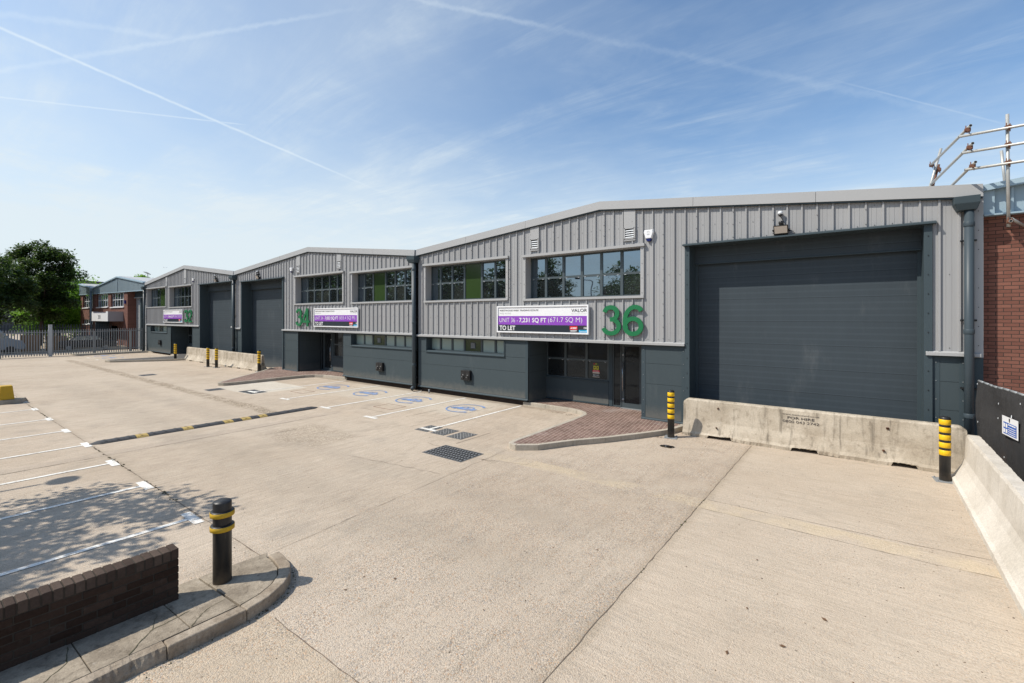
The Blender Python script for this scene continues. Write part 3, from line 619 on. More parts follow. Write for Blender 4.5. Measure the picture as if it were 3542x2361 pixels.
while y>-2.2:
    d=rnd.uniform(-.0025,.0025)
    cp.box(x0+d,x1+d,y-.067,y,.64-.108+rnd.uniform(-.002,.002),.64+rnd.uniform(-.003,.003)); y-=.0775; i+=1
z=.64-.118
row=0
while z>0:
    y=yend-(0 if row%2 else .11) ; 
    if row%2==0: b.box(x0,x1,yend-.1,yend,z-.066,z)
    while y>-2.2:
        d=rnd.uniform(-.004,.004)
        b.box(x0-d,x1+d,y-.219,y,z-.066+rnd.uniform(-.001,.001),z); y-=.23
    z-=ch; row+=1
b.build('bricks',M['dbrick'],bw,bevel=.005,seg=2); cp.build('coping_bricks',M['cbrick'],bw,bevel=.006,seg=2); mo_.build('mortar',M['mortar'],bw)

# ================================================================== BUILDINGS
YF=13.6
RIB=.3162
def clad(mb,x0,x1,zb,zt,y=YF,phase=.005,pitch=RIB,depth=.043,micro=True,screw=False):
    prof=[(-.027,0),(-.017,depth),(.017,depth),(.027,0)]
    if micro: prof+=[(.104,0),(.108,-.005),(.114,-.005),(.118,0),(.198,0),(.202,-.005),(.208,-.005),(.212,0)]
    xs=[]
    k=math.floor((x0-phase)/pitch)-1
    while phase+k*pitch<x1+pitch:
        for a,d in prof:
            x=phase+k*pitch+a*(pitch/.3162)
            if x0<x<x1: xs.append((x,d))
        k+=1
    def dat(x):
        a=(x-phase)/pitch; a=(a-math.floor(a))*pitch; a=a-pitch if a>pitch-.03 else a
        aa=abs(a); return depth if aa<=.017 else (depth*(.027-aa)/.010 if aa<.027 else 0)
    xs=[(x0,dat(x0))]+xs+[(x1,dat(x1))]
    T=zt if callable(zt) else (lambda x:zt)
    for (a,da),(c,dc) in zip(xs[:-1],xs[1:]):
        if c-a<1e-5: continue
        mb.poly([(a,y-da,zb),(c,y-dc,zb),(c,y-dc,T(c)),(a,y-da,T(a))])
    if screw:
        k=math.ceil((x0-phase)/pitch)
        while phase+k*pitch<x1-.16:
            x=phase+k*pitch+.16
            zl=[zb+.07]; top=T(x); 
            if top-zb>.9: zl.append((zb+top)/2)
            if k%2==0: zl.append(top-.12)
            for zz in zl: mb.box(x-.0065,x+.0065,y-.010,y+.002,zz-.0065,zz+.0065,1)
            if k%3==0:
                zz=zb+.1; 
                while zz<top-.05:
                    xx=phase+k*pitch; mb.box(xx-.007,xx+.007,y-depth-.010,y-depth+.002,zz-.008,zz+.008,1); zz+=.34
            k+=1

def window(parent,x0,x1,z0,z1,yg,mull,trans,green=None,frost=False,name='window',vent=False,fw=.05):
    f=MB(); y0,y1=yg-.035,yg+.04
    f.box(x0,x1,y0,y1,z1-fw,z1); f.box(x0,x1,y0,y1,z0,z0+fw)
    f.box(x0,x0+fw,y0,y1,z0+fw,z1-fw); f.box(x1-fw,x1,y0,y1,z0+fw,z1-fw)
    edges=[x0+fw]
    for m in mull: f.box(m-.045,m+.045,y0-.002,y1,z0+fw,z1-fw); edges+=[m-.045,m+.045]
    edges.append(x1-fw)
    cells=[(edges[i],edges[i+1]) for i in range(0,len(edges),2)]
    fo=f.build(name,M['frame'],parent)
    gl=MB(); tr=MB(); gp=MB(); rr=random.Random(int(abs(x0*100)))
    for i,(a,b) in enumerate(cells):
        if green==i:
            gp.box(a,b,yg-.01,yg+.02,z0+fw,z1-fw)
            continue
        rows=[(z0+fw,z1-fw)]
        if trans: 
            rows=[(z0+fw,trans-.035),(trans+.035,z1-fw)]; tr.box(a,b,y0+.003,y1,trans-.035,trans+.035)
            for xx in (a+.08,b-.08): tr.box(xx-.03,xx+.03,y0-.006,y0+.004,trans-.040,trans-.030,1); 
        for (u,v) in rows:
            e=[rr.uniform(-.007,.007) for _ in range(4)]
            gl.poly([(a,yg+e[0],u),(b,yg+e[1],u),(b,yg+e[2],v),(a,yg+e[0]+e[2]-e[1],v)])
    gl.build('glazing',M['frost'] if frost else (M['glassd'] if name=='entrance_window' else M['glass']),fo)
    if trans and tr.v: tr.build('transom',[M['frame'],M['whitep']],fo)
    if green is not None:
        po=gp.build('infill_panel',M['green'],fo); po['label']='green infill panel'
        if vent:
            a,b=cells[green]; c=(a+b)/2; zc=(z0+z1)/2
            v=MB(); v.box(c-.13,c+.13,yg-.03,yg-.012,zc-.12,zc+.12)
            for q in range(5): v.box(c-.10,c+.10,yg-.04,yg-.031,zc-.09+q*.04,zc-.075+q*.04,1)
            v.build('vent_grille',[M['frame'],M['trim']],fo)
    return fo

def opening_trim(parent,x0,x1,z0,z1,yg,mat,w=.105,head=.055):
    """pressed surround and reveal liners for an upper window"""
    t=MB()
    t.box(x0-w-.03,x1+w+.03,YF-.105,YF+.02,z1,z1+.085); t.box(x0-w,x1+w,YF-.075,YF+.02,z0-.075,z0)
    t.box(x0-w,x0,YF-.055,YF+.02,z0,z1); t.box(x1,x1+w,YF-.055,YF+.02,z0,z1)
    t.box(x0-.012,x0,YF+.02,yg,z0,z1); t.box(x1,x1+.012,YF+.02,yg,z0,z1)
    t.box(x0-.012,x1+.012,YF+.02,yg,z1,z1+.012); t.box(x0-.012,x1+.012,YF+.02,yg,z0-.012,z0)
    n=max(2,int((z1-z0)/.35))
    for i in range(n):
        z=z0+.08+(z1-z0-.16)*i/(n-1)
        for x in (x0-w*.5,x1+w*.5): t.box(x-.008,x+.008,YF-.063,YF-.054,z-.008,z+.008,1)
    return t.build('window_surround',[mat,M['black']],parent)

def unit(name,label,X0,X1,ap,zl,za,zr,bz,upper,roller,low,recess,seams,vents,gap=.05,screw=True,right_end=False):
    r=root(name,label,'industrial unit')
    capd=.262
    def ztop(x): 
        return zl+(za-zl)*(x-X0)/(ap-X0) if x<ap else za+(zr-za)*(x-ap)/(X1-ap)
    under=lambda x: ztop(x)-capd+.02
    # ---- upper cladding in strips around the openings
    cuts=sorted({X0+.04,X1-.04,ap}|{v for (a,b,c,d,_m,_t,_g) in upper for v in (a,b)}|{roller[0],roller[1]})
    cuts=[c for c in cuts if X0+.04<=c<=X1-.04]
    c=MB(); mz=bz[1]
    for a,b in zip(cuts[:-1],cuts[1:]):
        mid=(a+b)/2
        if roller[0]<mid<roller[1]: clad(c,a,b,roller[3]+.03,under,screw=screw); continue
        w=[u for u in upper if u[0]<mid<u[1]]
        if w: clad(c,a,b,mz,w[0][2],screw=screw); clad(c,a,b,w[0][3],under,screw=screw)
        else: clad(c,a,b,mz,under,screw=screw)
    c.build('cladding',[M['clad'],M['black']],r)
    # ---- parapet capping with joints, and the roof behind
    k=MB(); rf=MB()
    for (xa,xb) in ((X0,ap),(ap,X1)):
        L=xb-xa; n=max(1,round(L/3.05))
        for i in range(n):
            a=xa+L*i/n+(.004 if i else 0); b=xa+L*(i+1)/n-(.004 if i<n-1 else 0)
            za_,zb_=ztop(a),ztop(b)
            k.hexa([(a,YF-.11,za_-capd),(b,YF-.11,zb_-capd),(b,YF+.25,zb_-capd),(a,YF+.25,za_-capd)],[(a,YF-.09,za_),(b,YF-.09,zb_),(b,YF+.25,zb_+.015),(a,YF+.25,za_+.015)])
        k.hexa([(xa+.003,YF-.085,ztop(xa)-capd-.035),(xb-.003,YF-.085,ztop(xb)-capd-.035),(xb-.003,YF+.02,ztop(xb)-capd-.035),(xa+.003,YF+.02,ztop(xa)-capd-.035)],
               [(xa+.003,YF-.085,ztop(xa)-capd-.002),(xb-.003,YF-.085,ztop(xb)-capd-.002),(xb-.003,YF+.02,ztop(xb)-capd-.002),(xa+.003,YF+.02,ztop(xa)-capd-.002)],1)  # dark closure strip that also stands in for the shadow gap below the capping
        rf.poly([(xa+.06,YF+.25,ztop(xa)-.35),(xb-.0,YF+.25,ztop(xb)-.35),(xb-.0,46,ztop(xb)-.35),(xa+.06,46,ztop(xa)-.35)])
    k.build('parapet_capping',[M['cap'],M['darkp']],r); rf.build('roof',M['roofw'],r)
    bd=MB(); bd.prism([(X0+.06,0),(X1-.06,0),(X1-.06,zr-.4),(ap,za-.4),(X0+.06,zl-.4)],'y',15.05,46); bd.build('body',M['shade'],r)
    # backing so that no daylight leaks through the front
    bk=MB()
    for a,b in zip(cuts[:-1],cuts[1:]):
        mid=(a+b)/2
        if roller[0]<mid<roller[1]: a+=.0; bk.hexa([(a,YF+.03,roller[3]+.05),(b,YF+.03,roller[3]+.05),(b,YF+.2,roller[3]+.05),(a,YF+.2,roller[3]+.05)],[(a,YF+.03,under(a)),(b,YF+.03,under(b)),(b,YF+.2,under(b)),(a,YF+.2,under(a))]); continue
        a+=.02; b-=.02
        w=[u for u in upper if u[0]<mid<u[1]]
        rows=[(mz,w[0][2],None),(w[0][3]+.02,None,1)] if w else [(mz,None,1)]
        for lo,hi,_ in rows:
            ha=hi if hi else under(a); hb=hi if hi else under(b)
            bk.hexa([(a,YF+.03,lo),(b,YF+.03,lo),(b,YF+.2,lo),(a,YF+.2,lo)],[(a,YF+.03,ha-.005),(b,YF+.03,hb-.005),(b,YF+.2,hb-.005),(a,YF+.2,ha-.005)])
    bk.build('backing_wall',M['shade'],r)
    # ---- upper windows
    for (a,b,z0,z1,mull,tr,green) in upper:
        opening_trim(r,a,b,z0,z1,13.90,M['trim'])
        window(r,a,b,z0,z1,13.92,mull,tr,green)
    # ---- grey band between cladding and lower panels
    b0,b1=bz
    t=MB(); segs=[(X0+.02,roller[0]-.13)] if roller[0]>X0+1.5 else []
    if roller[1]<X1-.1: segs.append((roller[1]+.03,X1-.03))
    if roller[0]<=X0+1.5: segs.append((X0+.04,roller[0]-.13))
    for a,b in segs:
        if b-a>.2: t.prism([(YF+.02,b0),(YF-.105,b0),(YF-.105,b1-.03),(YF-.02,b1),(YF+.02,b1)],'x',a,b)
    t.build('drip_band',M['trim'],r)
    # ---- lower panels
    gapz=.007
    def panels(p,a,b,zb,zt,ss,y=YF,corner=True):
        zs=[zb+.065]+[s for s in ss if zb+.1<s<zt-.05]+[zt]
        for u,v in zip(zs[:-1],zs[1:]): p.box(a+.002,b-.002,y,y+.08,u+gapz/2,v-gapz/2,0)
        p.box(a,b,y+.012,y+.07,zb,zt-.002,2)
        p.prism([(y+.06,zb),(y-.045,zb),(y-.045,zb+.03),(y-.012,zb+.06),(y+.06,zb+.06)],'x',a-.006,b+.006,1)
        if corner:
            for xa,xb in ((a,a+.12),(b-.12,b)):
                if xb-xa>0: p.box(xa-.004 if xa==a else xa,xb if xa==a else xb+.004,y-.006,y+.02,zb+.062,zt-.003,1)
                for i in range(6):
                    z=zb+.2+(zt-zb-.35)*i/5; p.box((xa+xb)/2-.008,(xa+xb)/2+.008,y-.016,y-.005,z-.008,z+.008,3)
    for (a,b,zb,wins) in seams['blocks']:
        p=MB()
        ss=seams['z']
        if not wins: panels(p,a,b,zb,b0,ss)
        else:
            w0,w1,wz0,wz1=wins
            panels(p,a,b,zb,wz0-.07,ss,corner=False)
            for xa,xb in ((a,w0),(w1,b)):
                if xb-xa>.05:
                    p.box(xa+.002,xb-.002,YF,YF+.08,wz0-.065,wz1,0); 
            p.box(a,b,YF+.001,YF+.08,wz1,b0-.001,0)
            p.box(b-.11,b+.004,YF-.006,YF+.02,zb+.062,b0-.002,1)
            p.prism([(YF+.02,wz0-.075),(YF-.05,wz0-.075),(YF-.05,wz0-.045),(YF+.02,wz0-.005)],'x',w0-.04,w1+.04,1)
            p.box(w0-.04,w0,YF-.03,YF+.02,wz0-.005,wz1,1); p.box(w1,w1+.04,YF-.03,YF+.02,wz0-.005,wz1,1)
            p.box(w0,w1,YF+.08,13.9,wz0-.03,wz0-.004,1); p.box(w0,w1,YF+.08,13.9,wz1,wz1+.02,1); p.box(w0-.02,w0,YF+.08,13.9,wz0,wz1,1); p.box(w1,w1+.02,YF+.08,13.9,wz0,wz1,1)
        p.build('lower_panel',[M['dark'],M['darkp'],M['shade'],M['galv']],r)
    q=MB()
    for (a,b,zb,wins) in seams['blocks']: 
        if zb>.15: q.box(a+.1,b-.12,YF+.11,YF+.25,-.05,zb+.02)
    if q.v: q.build('plinth',M['plinth'],r)
    if low:
        w0,w1,z0,z1,mull,gi,fr=low; window(r,w0,w1,z0,z1,13.88,mull,None,gi,fr,'low_window',vent=True,fw=.035)
    # ---- recessed entrance
    if recess:
        a,b,ent=recess; YR=14.85
        e=MB(); e.box(a-.02,a,YF+.08,YR+.1,.0,b0+.02); e.box(b,b+.02,YF+.08,YR+.1,.0,b0+.02); e.box(a-.02,b+.02,YF+.02,YR+.1,b0-.015,b0+.03)
        for s in seams['z']:
            e.box(a-.001,a+.004,YF+.08,YR,s-.004,s+.004,1); e.box(b-.004,b+.001,YF+.08,YR,s-.004,s+.004,1)
        e.build('porch_lining',[M['dark'],M['shade']],r)
        wa,wb,mull,da,db,sa,sb,hand=ent
        window(r,wa,wb,.98,b0-.02,YR,mull,1.67,None,False,'entrance_window',fw=.05)
        pl=MB(); pl.box(wa-.02,wb,YR-.06,YR+.1,.14,.955); pl.prism([(YR+.02,.955),(YR-.10,.955),(YR-.10,.985),(YR+.02,1.0)],'x',wa-.02,wb+.01,1); pl.box(wa-.02,wb,YR-.075,YR-.06,.15,.20,1); pl.build('apron_panel',[M['dark'],M['darkp']],r)
        sf=MB(); sf.box(min(wb,sa) if hand>0 else db,max(wb,sa) if hand>0 else wa,YR-.05,YR+.1,.13,b0-.01); sf.build('column',M['darkp'],r)
        if sb-sa>.1:
            sg=MB(); sg.box(sa,sb,YR-.03,YR+.03,.13,.19); sg.box(sa,sb,YR-.03,YR+.03,b0-.07,b0-.01); sg.box(sa,sa+.04,YR-.03,YR+.03,.19,b0-.07); sg.box(sb-.04,sb,YR-.03,YR+.03,.19,b0-.07)
            so=sg.build('side_light',M['frame'],r); s2=MB(); s2.poly([(sa+.04,YR,.19),(sb-.04,YR+.002,.19),(sb-.04,YR+.002,b0-.07),(sa+.04,YR,b0-.07)]); s2.build('glazing',M['glassd'],so)
        d=MB(); st=.085
        d.box(da,db,YR-.035,YR+.025,.14,.30); d.box(da,db,YR-.035,YR+.025,b0-.16,b0-.02); d.box(da,da+st,YR-.035,YR+.025,.30,b0-.16); d.box(db-st,db,YR-.035,YR+.025,.30,b0-.16)
        do=d.build('entrance_door',M['frame'],r)
        s3=MB(); s3.poly([(da+st,YR,.30),(db-st,YR-.004,.30),(db-st,YR-.004,b0-.16),(da+st,YR,b0-.16)]); s3.build('glazing',M['glassd'],do)
        hx=da+st*.5 if hand>0 else db-st*.5
        h=MB(); h.tube((hx,YR-.10,.72),(hx,YR-.10,1.70),.018,10); 
        for z in (.80,1.62): h.tube((hx,YR-.10,z),(hx,YR-.03,z),.011,8)
        h.build('pull_handle',plain('steel',(.45,.46,.48),.25,.8) if 'steel' not in bpy.data.materials else bpy.data.materials['steel'],do)
        lk=MB()
        for z in (.42,1.93): lk.lathe(hx,YR-.04,[(.001,z-.001)]+[(.02,z-.03),(.024,z),(.02,z+.03),(.001,z+.031)],12)
        lk.build('door_lock',M['whitep'],do)
        th=MB(); th.box(da-.02,db+.02,YR-.14,YR+.02,.128,.142); th.build('threshold',M['galv'],r)
    # ---- roller shutter
    a,b,z0,z1=roller; YD=14.2
    l=MB(); l.box(a-.02,a,YF+.02,YD+.1,0,z1+.02); l.box(b,b+.02,YF+.02,YD+.1,0,z1+.02); l.box(a-.02,b+.02,YF+.02,YD+.1,z1,z1+.02)
    l.box(a-.13,a,YF-.055,YF+.02,0,z1+.0); l.box(b,b+.14,YF-.055,YF+.02,0,z1+.0)
    l.prism([(YF+.02,z1),(YF-.16,z1),(YF-.16,z1+.035),(YF-.02,z1+.075),(YF+.02,z1+.075)],'x',a-.17,b+.2)
    for x in (a-.065,b+.07):
        z=.35
        while z<z1: l.box(x-.009,x+.009,YF-.066,YF-.054,z-.009,z+.009,1); z+=.42
    l.build('shutter_surround',[M['darkp'],M['black']],r)
    hz=z1-.475
    s=MB(); s.box(a,b,YD,YD+.06,.02,hz+.05); s.build('roller_shutter',M['roller'],r)
    h=MB(); h.box(a,b,YD-.12,YD-.05,hz,z1,0); h.prism([(YD-.05,hz-.02),(YD-.15,hz-.02),(YD-.15,hz+.01),(YD-.05,hz+.02)],'x',a,b,1)
    for i in range(9):
        x=a+.4+(b-a-.8)*i/8; h.box(x-.012,x+.012,YD-.13,YD-.115,hz+.03,hz+.05,1)
    h.box(a,a+.07,YD-.06,YD-.002,0,hz,1); h.box(b-.07,b,YD-.06,YD-.002,0,hz,1)
    h.build('shutter_hood',[M['roller'],M['darkp']],r)
    # ---- small louvred vents under flat flashing strips
    for (a,b,z0,z1) in vents:
        v=MB(); v.box(a-.02,b+.02,YF-.05,YF,z1+.0,under((a+b)/2)-.01,0); v.box(a-.02,b+.02,YF-.055,YF,z0-.05,z0,0)
        v.box(a-.02,a+.025,YF-.07,YF,z0,z1,0); v.box(b-.025,b+.02,YF-.07,YF,z0,z1,0); v.box(a,b,YF-.07,YF,z1-.03,z1-.001,0); v.box(a,b,YF-.07,YF,z0+.001,z0+.03,0)
        v.box(a+.025,b-.025,YF-.038,YF-.03,z0+.03,z1-.03,1)
        n=4
        for i in range(n):
            z=z0+.045+(z1-z0-.08)*i/n
            v.prism([(YF-.04,z+.034),(YF-.068,z+.004),(YF-.064,z-.006),(YF-.036,z+.022)],'x',a+.026,b-.026,2)
        v.build('louvre_vent',[M['trim'],M['shade'],M['whitep']],r)
    if right_end:
        e=MB(); e.box(1.69,1.94,YF-.05,YF+.3,2.36,5.73,0); e.box(1.69,1.94,YF-.045,YF+.3,0,2.355,1)
        for i in range(8):
            e.box(1.86,1.875,YF-.058,YF-.049,2.6+i*.4,2.615+i*.4,2)
        e.build('corner_flashing',[M['trim'],M['darkp'],M['black']],r)
    return r

u36=unit('warehouse_unit','grey clad industrial unit nearest the camera with large roller shutter and green number 36',-15.50,1.93,-6.77,6.13,6.90,5.955,(2.375,2.47),
  [(-14.955,-10.605,3.90,5.385,[-14.39,-13.695,-13.0,-12.07,-11.38],4.635,3),(-9.705,-5.425,3.86,5.345,[-9.05,-8.33,-7.61,-6.89,-6.18],4.59,None)],
  (-3.98,1.015,0,5.225),(-14.93,-10.72,1.80,2.33,[-14.346,-13.66,-12.964,-12.04,-11.34],3,True),
  (-9.635,-5.41,(-9.62,-7.07,[-8.80,-7.93],-6.58,-5.88,-6.93,-6.60,1)),
  dict(z=[1.205,1.815],blocks=[(-15.46,-9.635,.20,(-14.93,-10.72,1.80,2.33)),(-5.41,-4.10,.125,None),(1.155,1.70,.03,None)]),
  [(-9.48,-9.15,5.60,5.97),(-5.94,-5.61,5.60,5.95)],right_end=True)
u34=unit('warehouse_unit','middle grey clad industrial unit with roller shutter on its left and green number 34',-33.74,-15.61,-24.4,6.29,7.06,6.13,(2.415,2.51),
  [(-25.78,-21.14,3.97,5.47,[-25.06,-24.37,-23.59,-22.86,-22.12],4.70,None),(-20.30,-15.84,3.94,5.38,[-19.75,-19.045,-18.09,-17.386,-16.69],4.66,2)],
  (-32.66,-27.30,0,5.50),(-20.42,-15.86,1.83,2.36,[-19.70,-19.02,-18.06,-17.35,-16.66],2,True),
  (-25.57,-21.14,(-23.95,-21.2,[-23.1,-22.2],-24.98,-24.16,-25.3,-25.0,-1)),
  dict(z=[1.26,1.865],blocks=[(-21.14,-15.65,.21,(-20.42,-15.86,1.83,2.36)),(-27.16,-25.57,.125,None),(-33.70,-32.80,.05,None)]),
  [(-25.65,-25.31,5.74,6.12),(-21.63,-21.29,5.72,6.08)])
u32=unit('warehouse_unit','farthest grey clad industrial unit by the palisade fence with green number 32',-52.6,-33.84,-42.9,6.38,7.31,6.29,(2.49,2.60),
  [(-52.12,-47.2,4.12,5.75,[-51.35,-50.6,-49.8,-48.5,-47.85],4.93,3),(-46.3,-41.43,4.05,5.68,[-45.5,-44.7,-43.9,-43.1,-42.3],4.88,None)],
  (-39.72,-34.25,0,5.62),(-51.2,-47.0,1.92,2.44,[-50.5,-49.75,-49.0,-47.9],2,True),
  (-46.1,-41.35,(-46.0,-43.3,[-45.1,-44.2],-42.6,-41.8,-43.0,-42.62,1)),
  dict(z=[1.32,1.9],blocks=[(-52.5,-46.1,.16,(-51.2,-47.0,1.92,2.44)),(-41.35,-39.85,.125,None),(-34.1,-33.86,.05,None)]),
  [(-47.2,-46.85,5.85,6.2),(-42.95,-42.55,5.9,6.3)],screw=False)

# ---- unit 30: older brick building beyond the fence
r=root('brick_unit','older red brick unit with blue gable cladding and white windows beyond the fence','industrial unit')
GL=[(-78.4,6.1+.0),(-71.5,5.93),(-52.72,5.70)]
def zc(x): return 5.93+(5.70-5.93)*(x+71.5)/(18.8)
c=MB()
def ug(x):
    if x<-71.5: return 6.5+(7.28-6.5)*(-71.5-x)/6.9
    return 6.5+(7.30-6.5)*(x+71.5)/10.14 if x<-61.36 else 7.30+(6.35-7.30)*(x+61.36)/8.64
for a,b in ((-78.4,-71.5),(-71.5,-61.36),(-61.36,-52.72)):
    xs=[a+(b-a)*i/10 for i in range(11)]
    for p,q in zip(xs[:-1],xs[1:]): clad(c,p,q,zc((p+q)/2),ug,y=13.5,pitch=.4,depth=.02,micro=False)
c.box(-61.40,-61.32,13.46,13.5,5.82,7.2)
c.build('gable_cladding',M['bluef'],r)
t=MB()
for a,b in ((-78.4,-71.5),(-71.5,-61.36),(-61.36,-52.72)):
    t.hexa([(a,13.38,ug(a)-.02),(b,13.38,ug(b)-.02),(b,13.6,ug(b)-.02),(a,13.6,ug(a)-.02)],[(a,13.38,ug(a)+.10),(b,13.38,ug(b)+.10),(b,13.6,ug(b)+.12),(a,13.6,ug(a)+.12)])
for a,b in ((-78.4,-71.5),(-71.5,-52.72)): t.hexa([(a,13.46,zc(a)-.06),(b,13.46,zc(b)-.06),(b,13.6,zc(b)-.06),(a,13.6,zc(a)-.06)],[(a,13.46,zc(a)+.01),(b,13.46,zc(b)+.01),(b,13.6,zc(b)+.01),(a,13.6,zc(a)+.01)])
t.build('verge_trim',M['bluec'],r)
rf=MB()
for a,b in ((-78.4,-71.5),(-71.5,-61.36),(-61.36,-52.72)):
    n=max(2,int(abs(b-a)/.3))
    for i in range(n):
        x0=a+(b-a)*i/n; x1=a+(b-a)*(i+1)/n; xm=(x0+x1)/2
        rf.poly([(x0,13.6,ug(x0)+.10),(xm,13.6,ug(xm)+.16),(xm,40,ug(xm)+.16),(x0,40,ug(x0)+.10)]); rf.poly([(xm,13.6,ug(xm)+.16),(x1,13.6,ug(x1)+.10),(x1,40,ug(x1)+.10),(xm,40,ug(xm)+.16)])
rf.build('roof',M['roofw'],r)
w=MB()
wins=[(-77.1,-72.2,4.36,5.83),(-70.25,-65.5,4.34,5.80),(-64.4,-59.6,4.28,5.74)]
lowins=[(-77.1,-72.2,2.38,2.92),(-70.25,-65.5,2.27,2.9)]
Yb=13.6
cutx=[-78.4]+[v for a in wins for v in a[:2]]+[-59.3,-58.35]
w.box(-78.4,-59.45,Yb,13.9,-.1,2.28); w.box(-65.5,-59.45,Yb,13.9,2.281,2.7,0)
w.box(-78.4,-77.1,Yb,13.9,2.281,5.95); w.box(-72.2,-70.25,Yb,13.9,2.281,5.95); w.box(-65.5,-64.4,Yb,13.9,2.701,5.95); w.box(-59.6,-58.35,Yb,13.9,2.701,5.95)
w.box(-77.1,-72.2,Yb,13.9,2.93,4.36); w.box(-70.25,-65.5,Yb,13.9,2.91,4.34); w.box(-64.4,-59.6,Yb,13.9,2.701,4.28)
w.box(-59.45,-58.35,Yb,14.4,-.1,2.70); w.box(-58.6,-58.352,13.9,14.4,2.7,5.9)
w.build('brick_wall',M['brick_far'],r)
for i,(a,b,z0,z1) in enumerate(wins):
    window(r,a,b,z0,z1,13.78,[a+(b-a)*k/5 for k in (1,2,3,4)],z0+(z1-z0)*.52,fw=.07)
for a,b,z0,z1 in lowins: window(r,a,b,z0,z1,13.78,[a+(b-a)*k/5 for k in (1,2,3,4)],None,fw=.07)
for ch in r.children:
    if ch.name.startswith('window'):
        ch.data.materials[0]=M['whitep']
        for g_ in ch.children:
            if g_.name.startswith('transom'): g_.data.materials[0]=M['whitep']
for a,b,z0,z1 in wins+lowins: s=MB(); s.box(a-.05,b+.05,13.5,13.8,z0-.1,z0-.001); s.build('window_sill',M['white'],r)
s=MB(); s.box(-58.35,-52.8,14.3,14.36,0,5.15); s.build('roller_shutter',M['rollerg'],r)
s=MB(); s.box(-58.35,-52.8,14.18,14.28,5.16,5.9,0); s.box(-58.35,-52.8,14.1,14.2,5.1,5.17,1); s.box(-56.6,-56.2,14.15,14.29,0,5.1,0); s.build('shutter_frame',[M['darkp'],M['trim']],r)
cn=MB(); cn.box(-66.2,-59.82,12.4,13.6,2.80,2.84,1); cn.box(-66.2,-59.82,12.38,12.42,2.8,3.62,0); cn.box(-66.2,-65.6,12.385,12.43,3.62,3.79,0); cn.box(-60.5,-59.82,12.385,12.43,3.62,3.79,0)
cn.box(-59.84,-59.80,12.425,13.6,2.79,3.77,2); cn.box(-66.22,-66.18,12.425,13.6,2.79,3.77,0); cn.build('entrance_canopy',[M['white'],M['trim'],plain('shaded_fascia_tone',(.30,.28,.29),.5)],r)  # grey of the right side panel is the shade on it, put into colour
put_later=True
pt=MB(); pt.box(-65.4,-59.5,13.66,13.7,.1,2.7,0); pt.box(-64.2,-61.9,13.60,13.66,.1,2.3,1); pt.box(-65.4,-65.0,12.5,13.6,0,2.79,0); pt.build('entrance_doors',[M['darkp'],M['rollerg']],r)
pf=MB(); pf.prism([(-72.5,13.6),(-72.0,9.4),(-60.2,9.2),(-58.4,13.6)],'z',-.05,.32); pf.build('entrance_ramp',M['kerb2'],r)
dp=MB(); dp.tube((-71.75,13.35,0),(-71.75,13.35,6.3),.11,10); dp.box(-71.95,-71.55,13.2,13.5,6.2,6.55); dp.build('drainpipe',M['bluef'],r)
al=MB(); al.box(-59.1,-58.8,13.5,13.6,4.55,4.9); al.build('alarm_box',M['bluep2'],r)
ae=root('rooftop_aerial','thin television aerial on a short mast above the brick unit roof','aerial',(-63.2,16.5,7.3))
a=MB(); a.tube((0,0,-.4),(0,0,.85),.03,6); a.build('mast',M['galvd'],ae); a=MB(); a.tube((-1.1,0,1.0),(.9,0,.55),.022,5)
for i in range(8): x=-1.+i*.22; a.tube((x,-.18,.97-i*.05),(x,.18,.97-i*.05),.012,4)
a.build('boom',M['galvd'],ae)

# ---- brick building on the right with pale blue fascia cladding
r=root('brick_building','red brick building with pale blue fascia cladding at the right edge behind scaffolding','building')
b=MB(); b.box(1.952,9,13.80,30,-.1,5.36); b.build('wall',M['brick'],r)
def rt(x): return 5.84+.11*(x-1.97)
c=MB()
clad(c,1.96,9,5.33,rt,y=13.74,pitch=.33,phase=2.05,depth=.05,micro=False); c.box(1.955,2.12,13.66,13.74,5.31,5.83,0)
c.build('fascia_cladding',M['bluec'],r)
c=MB(); c.box(1.96,9,13.60,13.79,5.30,5.335); c.hexa([(1.93,13.58,rt(1.93)-.02),(9,13.58,rt(9)-.02),(9,13.95,rt(9)-.02),(1.93,13.95,rt(1.93)-.02)],[(1.93,13.60,rt(1.93)+.11),(9,13.60,rt(9)+.11),(9,13.95,rt(9)+.13),(1.93,13.95,rt(1.93)+.13)])
c.build('fascia_trim',M['bluec'],r)
c=MB(); c.hexa([(1.96,13.95,5.4),(9,13.95,5.4),(9,30,5.4),(1.96,30,5.4)],[(1.96,13.95,rt(1.96)),(9,13.95,rt(9)),(9,30,rt(9)),(1.96,30,rt(1.96))]); c.build('roof',M['roofw'],r)
r=root('distant_warehouse','wide dark roofed warehouse low on the horizon behind the trees','building')
c=MB(); c.box(-175,-135,8,36,0,9.2); c.build('wall',M['roofd'],r)
c=MB(); 
n=10
P=[(7,9.0)]+[(7+30*i/n,9.2+1.9*sin(pi*(.12+.76*i/n))) for i in range(n+1)]+[(37,9.0)]
c.prism(P,'x',-178,-133); c.build('roof',M['roofd'],r)
for i in range(5): 
    d=MB(); d.box(-133,-132.9,9+i*5.2,9.1+i*5.2,9.3,10.9); d.build('roof_seam',M['galvd'],r)
